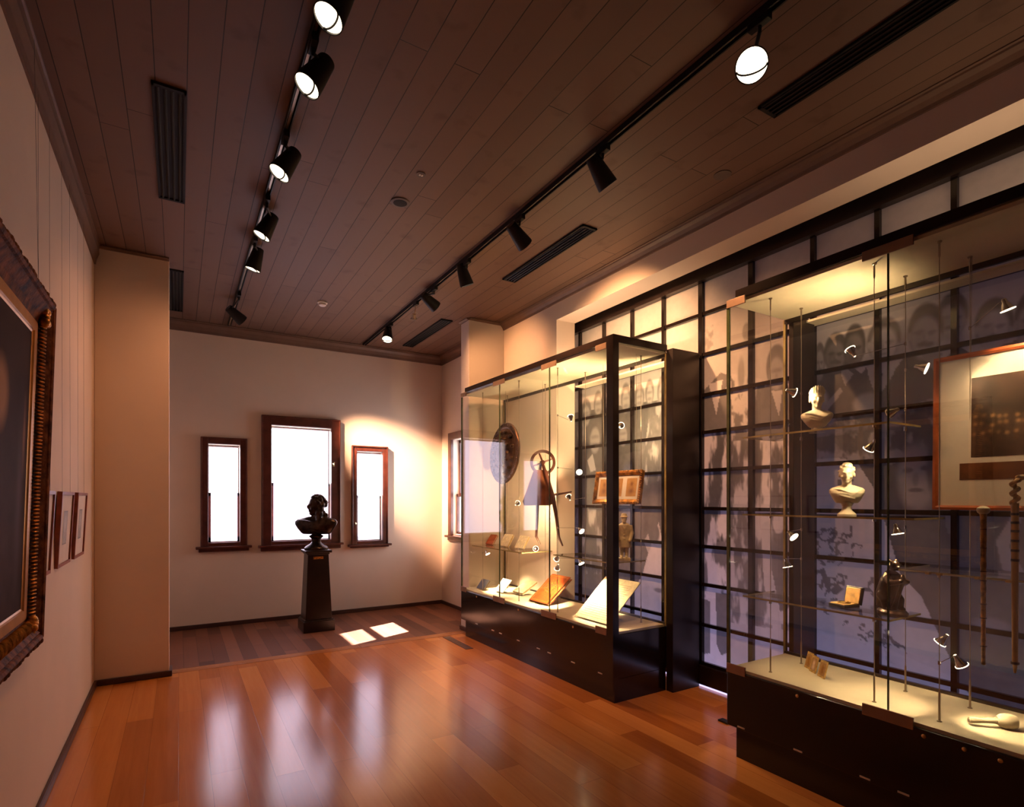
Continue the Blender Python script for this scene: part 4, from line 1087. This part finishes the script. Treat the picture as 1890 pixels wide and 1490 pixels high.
mb.tube([(-0.03, 0.012, 0.03), (-0.045, 0.008, 0.08), (-0.06, 0.0, 0.14), (-0.085, 0, 0.19), (-0.075, 0, 0.215)], [0.015, 0.011, 0.011, 0.012, 0.007], 8)
mb.sculpt('figure', 'bronze', bg, 0.0042, 3)

# two canes held at the shelf edge
cn = thing('cane', 'knotted bamboo cane with a round knob, left of the two hanging canes', 'cane', (2.955, 0.998, 0.838))
mb = MB().lathe([(0.004, 0), (0.0065, 0.004)] + [(0.0068 + 0.0045 * t + (0.0016 if i % 6 == 0 else 0) * 1.0, 0.004 + 0.645 * t) for i, t in enumerate(np.linspace(0, 1, 37))], 16)
mb.build('shaft', 'cane', cn, smooth=True)
MB().lathe([(0.010, 0.645), (0.020, 0.652), (0.0235, 0.662), (0.022, 0.672), (0.012, 0.680), (0.002, 0.682)], 20).build('knob', 'ivory', cn, smooth=True)
mb = MB()
for zz in (0.08, 0.2, 0.26, 0.36, 0.40, 0.5, 0.58): mb.lathe([(0.0125, zz), (0.0125, zz + 0.003)], 16)
mb.build('ring', 'darkwood', cn)
cn2 = thing('cane', 'polished cane with carved snake handle and black bands, right of the two', 'cane', (2.955, 0.893, 0.832))
MB().lathe([(0.004, 0), (0.0085, 0.035), (0.0098, 0.04), (0.0128, 0.60), (0.013, 0.70)], 18).build('shaft', 'caneplain', cn2, smooth=True)
mb = MB()
for zz in (0.036, 0.46, 0.50, 0.54, 0.58, 0.615, 0.65): mb.lathe([(0.0142, zz), (0.0142, zz + 0.010)], 18)
mb.build('band', 'blackleather', cn2)
pts = [(0.011 * math.cos(t * 9), 0.011 * math.sin(t * 9), 0.69 + t * 0.055) for t in np.linspace(0, 2, 40)]
MB().tube(pts, [0.008] * 36 + [0.009, 0.011, 0.012, 0.006], 8).tube([(0, 0, 0.69), (0, 0, 0.80)], 0.006, 8).ell((0.004, -0.018, 0.806), (0.012, 0.02, 0.012)).build('snake_handle', 'cane', cn2, smooth=True)
mb = MB().tube([(2.972, 1.32, 1.207), (2.972, 0.30, 1.207)], 0.0035, 8)
mb.build('cane_rail', 'steel', None)
cr = bpy.data.objects['cane_rail']; tag(cr, 'thin metal rail along the shelf front that holds both canes', 'rail')
for yy in (1.02, 0.915, 1.16, 1.205): MB().box(2.950, 2.978, yy - 0.008, yy + 0.008, 1.202, 1.212).build('clamp', 'brass', cr)

mt = thing('mallet', 'pale turned mallet lying on the deck of the bust case', 'mallet', (3.105, 1.02, 0.532), (0, 0, math.radians(-47)))
Mm = align((1, 0, 0.08), (-0.085, 0, 0.022))
MB().lathe([(0.010, 0.0), (0.014, 0.004), (0.0145, 0.02), (0.011, 0.05), (0.012, 0.09), (0.017, 0.115)], 20, Mm).build('handle', 'ivory', mt, smooth=True)
Mm2 = align((1, 0, 0.0), (0.02, 0, 0.033))
MB().lathe([(0.017, 0.0), (0.027, 0.012), (0.033, 0.03), (0.033, 0.055), (0.028, 0.07), (0.012, 0.078)], 24, Mm2).build('head', 'ivory', mt, smooth=True)


# ------------------------------------------------------------------ left-hand case: exhibits (local frame of the case)
def c1(name, label, cat, p, rz=0.0, group=None):
    return thing(name, label, cat, W_C1 @ Vector(p), (0, 0, C1ROT + rz), group)


# round shield facing the room
sd = c1('shield', 'round embossed dark metal shield hanging at the far end of the case', 'shield', (0.27, 2.02, 2.045), 0)
A = align((-1, 0.06, 0.06))
MB().lathe([(0.33, 0.0), (0.335, 0.008), (0.325, 0.018), (0.30, 0.014), (0.285, 0.022), (0.27, 0.016), (0.20, 0.045), (0.12, 0.062), (0.10, 0.075), (0.085, 0.066), (0.05, 0.085), (0.02, 0.098), (0.002, 0.10), (0.002, 0.09), (0.12, 0.052), (0.27, 0.006), (0.33, -0.006)], 64, A, closed=False).build('dish', 'shield', sd, smooth=True)
mb = MB()
for i in range(28): a = 2 * PI * i / 28; mb.ell(A @ Vector((0.312 * math.cos(a), 0.312 * math.sin(a), 0.016)), 0.009, None, 8, 6)
mb.build('stud', 'shield', sd, smooth=True)
mb = MB()
for i in range(12):
    a = 2 * PI * i / 12
    mb.ell(A @ Vector((0.16 * math.cos(a), 0.16 * math.sin(a), 0.056)), (0.028, 0.028, 0.018), None, 10, 8)
    mb.ell(A @ Vector((0.235 * math.cos(a + .26), 0.235 * math.sin(a + .26), 0.034)), (0.022, 0.03, 0.02), None, 10, 8)
mb.build('embossing', 'shield', sd, smooth=True)
MB().tube([(0.0, -0.02, 0.32), (0.0, -0.02, 0.68)], 0.0016, 6).build('hanging_wire', 'steel', sd)

# wheeled measuring implement, hung with its flat side to the room's near end
wi = c1('measuring_wheel', 'old spoked measuring wheel with wooden body and two curved handles hanging in the case', 'measuring wheel', (0.30, 1.345, 1.91), 0)
e1 = Vector((0.857, -0.515, 0)); dn = Vector((-0.515, -0.857, 0)); up = Vector((0, 0, 1)); px = 0.0050
F = Matrix((( *e1, ), ( *dn, ), ( *up, ))).transposed()        # columns e1, dn, up


def q(u, v, w=0.0): return F @ Vector(((u - 1003) * px, w, (853 - v) * px))


Aw = Matrix.Translation(q(1003, 853)) @ Matrix((( *e1, ), ( *up, ), ( *dn, ))).transposed().to_4x4()
mb = MB().torus(Aw, 0.112, 0.015, 40, 10)
mb.build('wheel_rim', 'darkwood', wi, smooth=True)
mb = MB().lathe([(0.022, -0.022), (0.022, 0.022)], 16, Aw)
for a in (0.35, 1.95, 3.5, 5.0): mb.tube([Aw @ Vector((0, 0, 0)), Aw @ Vector((0.112 * math.cos(a), 0.112 * math.sin(a), 0))], [0.010, 0.0075], 8)
mb.build('spokes', 'darkwood', wi, smooth=True)
poly = [((u - 1003) * px, (853 - v) * px) for u, v in ((985, 868), (1011, 868), (1021, 936), (1015, 938), (966, 938), (963, 930))]
MB().prism(poly, Matrix.Translation(dn * -0.03) @ Matrix((( *e1, ), ( *up, ), ( *dn, ))).transposed().to_4x4(), 0.06).build('body_panel', 'midwood', wi, bevel=0.006)
MB().tube([q(1000, 850, .04), q(1010, 880, .04), q(1023, 925, .04), q(1030, 965, .03), q(1034, 1000, .02), q(1042, 1018, .02)], [0.012, 0.020, 0.022, 0.017, 0.014, 0.008], 12).build('handle', 'darkwood', wi, smooth=True)
MB().tube([q(1000, 850, -.04), q(996, 880, -.04), q(993, 930, -.04), q(992, 970, -.03), q(990, 1000, -.02), q(998, 1016, -.02)], [0.012, 0.017, 0.018, 0.014, 0.012, 0.007], 12).build('handle', 'darkwood', wi, smooth=True)
MB().tube([q(1020, 918, .04), q(1060, 911, .0)], [0.012, 0.008], 10).build('cross_rod', 'darkwood', wi, smooth=True)
MB().tube([q(1003, 829), q(1003, 829) + Vector((0, 0, 0.69))], 0.0018, 6).build('hanging_wire', 'steel', wi)

# gilt triple portrait
gf = c1('framed_portraits', 'small gilt frame with three portraits behind the black corner post', 'framed portraits', (0.35, 0.335, 1.645), 0)
Tg = Matrix.Rotation(math.radians(9), 4, 'Y')
mb = frame_sweep(MB(), 0.56, 0.27, [(0, 0.018), (0, -0.010), (0.012, -0.018), (0.028, -0.008), (0.036, 0.0)])
for v in mb.bm.verts: v.co = Tg @ v.co
mb.build('frame', 'gilt', gf)
mb = MB()
for s in np.linspace(-1, 1, 30):
    for b in (-1, 1): mb.ell(Tg @ Vector((-0.010, s * 0.275, b * 0.132)), (0.009, 0.009, 0.008 + 0.004 * abs(math.sin(s * 23))), None, 8, 6)
for s in np.linspace(-1, 1, 15):
    for b in (-1, 1): mb.ell(Tg @ Vector((-0.010, b * 0.275, s * 0.13)), (0.009, 0.008, 0.009), None, 8, 6)
mb.build('leaf_edge', 'gilt', gf, smooth=True)
MB().box(0.003, 0.008, -0.255, 0.255, -0.11, 0.11, Tg).build('mat_board', 'paper', gf)


def trio(k):
    def fn(U, V):
        n = fnoise(U * 6, V * 8, 80 + k); b = np.stack([0.55 + .15 * n, 0.33 + .1 * n, 0.11 + .05 * n], -1)
        d = np.exp(-(((U - .5) / .16) ** 2 + ((V - .68) / .13) ** 2)) + np.exp(-(((U - .5) / .3) ** 2 + ((V - .3) / .2) ** 2))
        return np.clip(b - np.clip(d, 0, 1)[..., None] * np.array([0.35, .25, .08]), 0.02, 1)
    return fn


for k, yc in enumerate((0.165, 0.0, -0.165)):
    def pp(U, V, yc=yc):
        z = (V - .5) * 0.15; a = math.radians(9); x0 = 0.0022
        return np.stack([x0 * math.cos(a) + z * math.sin(a), yc + (0.5 - U) * 0.115, -x0 * math.sin(a) + z * math.cos(a)], -1)
    ink_grid('portrait', 'print', 20, 26, pp, trio(k), gf)
mb = MB()
for yy in (-0.2, 0.2): mb.tube([Tg @ Vector((0.01, yy, 0.12)), (0.02, yy, 1.08)], 0.0013, 6)
mb.build('hanging_wire', 'steel', gf)

# statuette of a man in a long coat
st = c1('statuette', 'pale carved statuette of a man in hat and long coat, beside the corner post', 'statuette', (0.30, 0.20, SH2Z), math.radians(-40))
MB().box(-0.05, 0.05, -0.04, 0.04, 0, 0.022).build('block', 'vellum', st, bevel=0.002)
mb = MB(); Z0 = 0.022
for sx in (-1, 1):
    mb.tube([(sx * 0.019, 0, Z0), (sx * 0.020, 0.0, Z0 + 0.07), (sx * 0.018, 0, Z0 + 0.15)], [0.014, 0.018, 0.022], 12).ell((sx * 0.020, -0.014, Z0 + 0.008), (0.013, 0.026, 0.010))
    mb.tube([(sx * 0.048, 0, Z0 + 0.265), (sx * 0.062, -0.004, Z0 + 0.20), (sx * 0.050, -0.022, Z0 + 0.15)], [0.019, 0.017, 0.013], 12).ell((sx * 0.046, -0.028, Z0 + 0.142), (0.012, 0.012, 0.014))
mb.lathe([(0.058, 0.085), (0.056, 0.12), (0.046, 0.18), (0.049, 0.24), (0.046, 0.27), (0.022, 0.285)], 20, Matrix.Translation((0, 0, Z0)) @ Matrix.Diagonal((1, 0.72, 1, 1)))
mb.tube([(0, 0, Z0 + 0.27), (0, -0.004, Z0 + 0.30)], 0.015, 10).ell((0, -0.004, Z0 + 0.315), (0.023, 0.026, 0.028)).ell((0, -0.03, Z0 + 0.312), (0.005, 0.007, 0.008)).ell((0, -0.022, Z0 + 0.292), (0.015, 0.012, 0.014))
mb.lathe([(0.034, 0.330), (0.033, 0.335), (0.024, 0.338), (0.022, 0.356), (0.016, 0.362)], 18, Matrix.Translation((0, 0, Z0)))
for i in range(5): mb.ell((0, -0.036, Z0 + 0.13 + i * 0.028), 0.005)
mb.tube([(0.02, -0.028, Z0 + 0.27), (0, -0.036, Z0 + 0.225), (-0.018, -0.03, Z0 + 0.27)], 0.006, 8)
mb.sculpt('figure', 'vellum', st, 0.0042, 3)


def propped(name, label, cat, x0, z0, x1, z1, ya, yb, thick, cover, pages=None, group=None, stand=True, deco=None, zbase=0.532):
    """a book or sheet leaning back on an acrylic stand: bottom edge (x0,z0) to top edge (x1,z1), spanning ya..yb"""
    yc = (ya + yb) / 2; w = abs(yb - ya)
    t = c1(name, label, cat, (x0, yc, zbase), 0, group)
    dx, dz = x1 - x0, z1 - z0; L = math.hypot(dx, dz); ang = math.atan2(dx, dz)
    T0 = Matrix.Translation((0, 0, z0 - zbase)) @ Matrix.Rotation(ang, 4, 'Y')
    if pages:
        MB().box(-thick * 0.15, 0.0, -w / 2, w / 2, 0, L, T0).box(thick * 0.85, thick, -w / 2, w / 2, 0, L, T0).box(0, thick * 0.85, w / 2 - 0.006, w / 2, 0, L, T0).build('cover', cover, t, bevel=0.0015)
        MB().box(0, thick * 0.85, -w / 2 + 0.008, w / 2 - 0.006, 0.006, L - 0.006, T0).build('pages', pages, t)
    else:
        MB().box(0, thick, -w / 2, w / 2, 0, L, T0).build('sheet', cover, t, bevel=0.0008)
    if deco: deco(t, T0, w, L)
    if stand:
        mb = MB()
        mb.box(thick + 0.001, thick + 0.004, -w * 0.35, w * 0.35, 0.01, L * 0.8, T0)
        p = T0 @ Vector((thick + 0.003, 0, L * 0.75))
        mb.box(p.x, p.x + 0.003, -w * 0.18, w * 0.18, 0.0, p.z)
        mb.box(min(0.0, -0.006), p.x + 0.003, -w * 0.18, w * 0.18, 0.0, 0.003)
        mb.build('stand', 'acrylic', t)
    return t


def gilt_deco(t, T0, w, L):
    mb = MB()
    a, b, c0 = w / 2 - 0.02, L - 0.02, -0.0058
    for y0_, y1_, z0_, z1_ in ((-a, a, 0.02, 0.024), (-a, a, b - 0.004, b), (-a, -a + 0.004, 0.02, b), (a - 0.004, a, 0.02, b)): mb.box(c0, c0 + 0.002, y0_, y1_, z0_, z1_, T0)
    for i in range(26):
        an = 2 * PI * i / 26
        mb.ell(T0 @ Vector((c0 + 0.0008, 0.072 * math.cos(an), L * 0.58 + 0.085 * math.sin(an))), (0.002, 0.013, 0.013), None, 8, 6)
    for i in range(18):
        mb.ell(T0 @ Vector((c0 + 0.0008, random.uniform(-.05, .05), L * 0.58 + random.uniform(-.06, .06))), (0.002, random.uniform(.008, .02), random.uniform(.006, .014)), None, 8, 6)
    mb.build('gilt_tooling', 'goldleaf', t)


def text_deco(t, T0, w, L):
    mb = MB()
    for i in range(int(L / 0.022) - 3):
        hw = w * random.uniform(0.30, 0.40)
        mb.box(-0.0006, 0.0, -hw, w * 0.40, 0.03 + i * 0.022, 0.034 + i * 0.022, T0)
    mb.build('faint_writing', 'pages', t)


propped('book', 'large red leather book with gold tooling propped on the case deck', 'book', 0.19, 0.55, 0.475, 0.785, 1.42, 1.12, 0.030, 'redleather', 'pages', deco=gilt_deco)
propped('document', 'large cream handwritten sheet propped on the case deck behind the post', 'document', 0.125, 0.545, 0.475, 0.855, 0.62, 0.19, 0.006, 'vellum', deco=text_deco)
propped('booklet', 'small black booklet propped at the far end of the case deck', 'booklet', 0.125, 0.545, 0.20, 0.640, 2.395, 2.225, 0.012, 'blackleather', 'pages')
propped('document', 'bright white page propped beside the small black booklet', 'document', 0.19, 0.545, 0.305, 0.672, 2.11, 1.93, 0.006, 'paper')
propped('booklet', 'open cream booklet propped left of the red leather book', 'booklet', 0.28, 0.565, 0.47, 0.672, 1.875, 1.68, 0.018, 'vellum', 'pages')
gsh = None
propped('book', 'small reddish book half lost in the window reflection on the left glass shelf', 'book', 0.28, SH1Z + 0.008, 0.35, SH1Z + 0.115, 2.46, 2.31, 0.016, 'redleather', 'pages', zbase=SH1Z)
propped('book', 'small pale yellow book in the middle of the left glass shelf', 'book', 0.29, SH1Z + 0.008, 0.365, SH1Z + 0.135, 2.165, 1.995, 0.022, 'vellum', 'pages', zbase=SH1Z)
propped('book', 'small cream book at the right end of the left glass shelf', 'book', 0.29, SH1Z + 0.008, 0.37, SH1Z + 0.135, 1.855, 1.69, 0.022, 'vellum', 'pages', zbase=SH1Z)

# ------------------------------------------------------------------ daylight
w = bpy.data.worlds.new('sky'); scn.world = w; w.use_nodes = True
bg_ = w.node_tree.nodes['Background']; bg_.inputs[0].default_value = (0.86, 0.92, 1.0, 1); bg_.inputs[1].default_value = 9.0
sun = bpy.data.lights.new('sun', 'SUN'); sun.energy = 85.0; sun.angle = math.radians(0.6); sun.color = (1.0, 0.95, 0.93)
so = bpy.data.objects.new('sun', sun); COL.objects.link(so); so.rotation_euler = Vector((-1, -0.37, -1.05)).to_track_quat('-Z', 'Y').to_euler(); so.location = (8, 9, 6)
pl = bpy.data.lights.new('window_portal', 'AREA'); pl.shape = 'RECTANGLE'; pl.size = ia1 - ia0; pl.size_y = iz1 - iz0; pl.cycles.is_portal = True
po = bpy.data.objects.new('window_portal', pl); COL.objects.link(po); po.location = (XR + 0.2, (ia0 + ia1) / 2, (iz0 + iz1) / 2); po.rotation_euler = Vector((-1, 0, 0)).to_track_quat('-Z', 'Z').to_euler()

# area lights added above the cases to brighten the soffit, without any fitting
for (loc, sy, p) in (((3.30, 4.05, 2.84), 1.2, 6.5), ((3.38, 0.9, 2.84), 1.6, 3.2)):
    A_ = bpy.data.lights.new('soffit_fill', 'AREA'); A_.shape = 'RECTANGLE'; A_.size = 0.08; A_.size_y = sy; A_.energy = p; A_.color = (1, 0.66, 0.38)
    ao = bpy.data.objects.new('soffit_fill', A_); COL.objects.link(ao); ao.location = loc; ao.rotation_euler = (PI, 0, 0)

# ------------------------------------------------------------------ render look
scn.view_settings.view_transform = 'Standard'; scn.view_settings.look = 'None'
scn.view_settings.exposure = 0.0; scn.view_settings.gamma = 1.0; scn.view_settings.use_curve_mapping = False
cy = scn.cycles
cy.max_bounces = 10; cy.diffuse_bounces = 3; cy.glossy_bounces = 5; cy.transmission_bounces = 6; cy.transparent_max_bounces = 40
cy.sample_clamp_indirect = 6.0; cy.caustics_reflective = False; cy.caustics_refractive = False
cy.use_denoising = True
try: cy.denoiser = 'OPENIMAGEDENOISE'
except Exception: pass
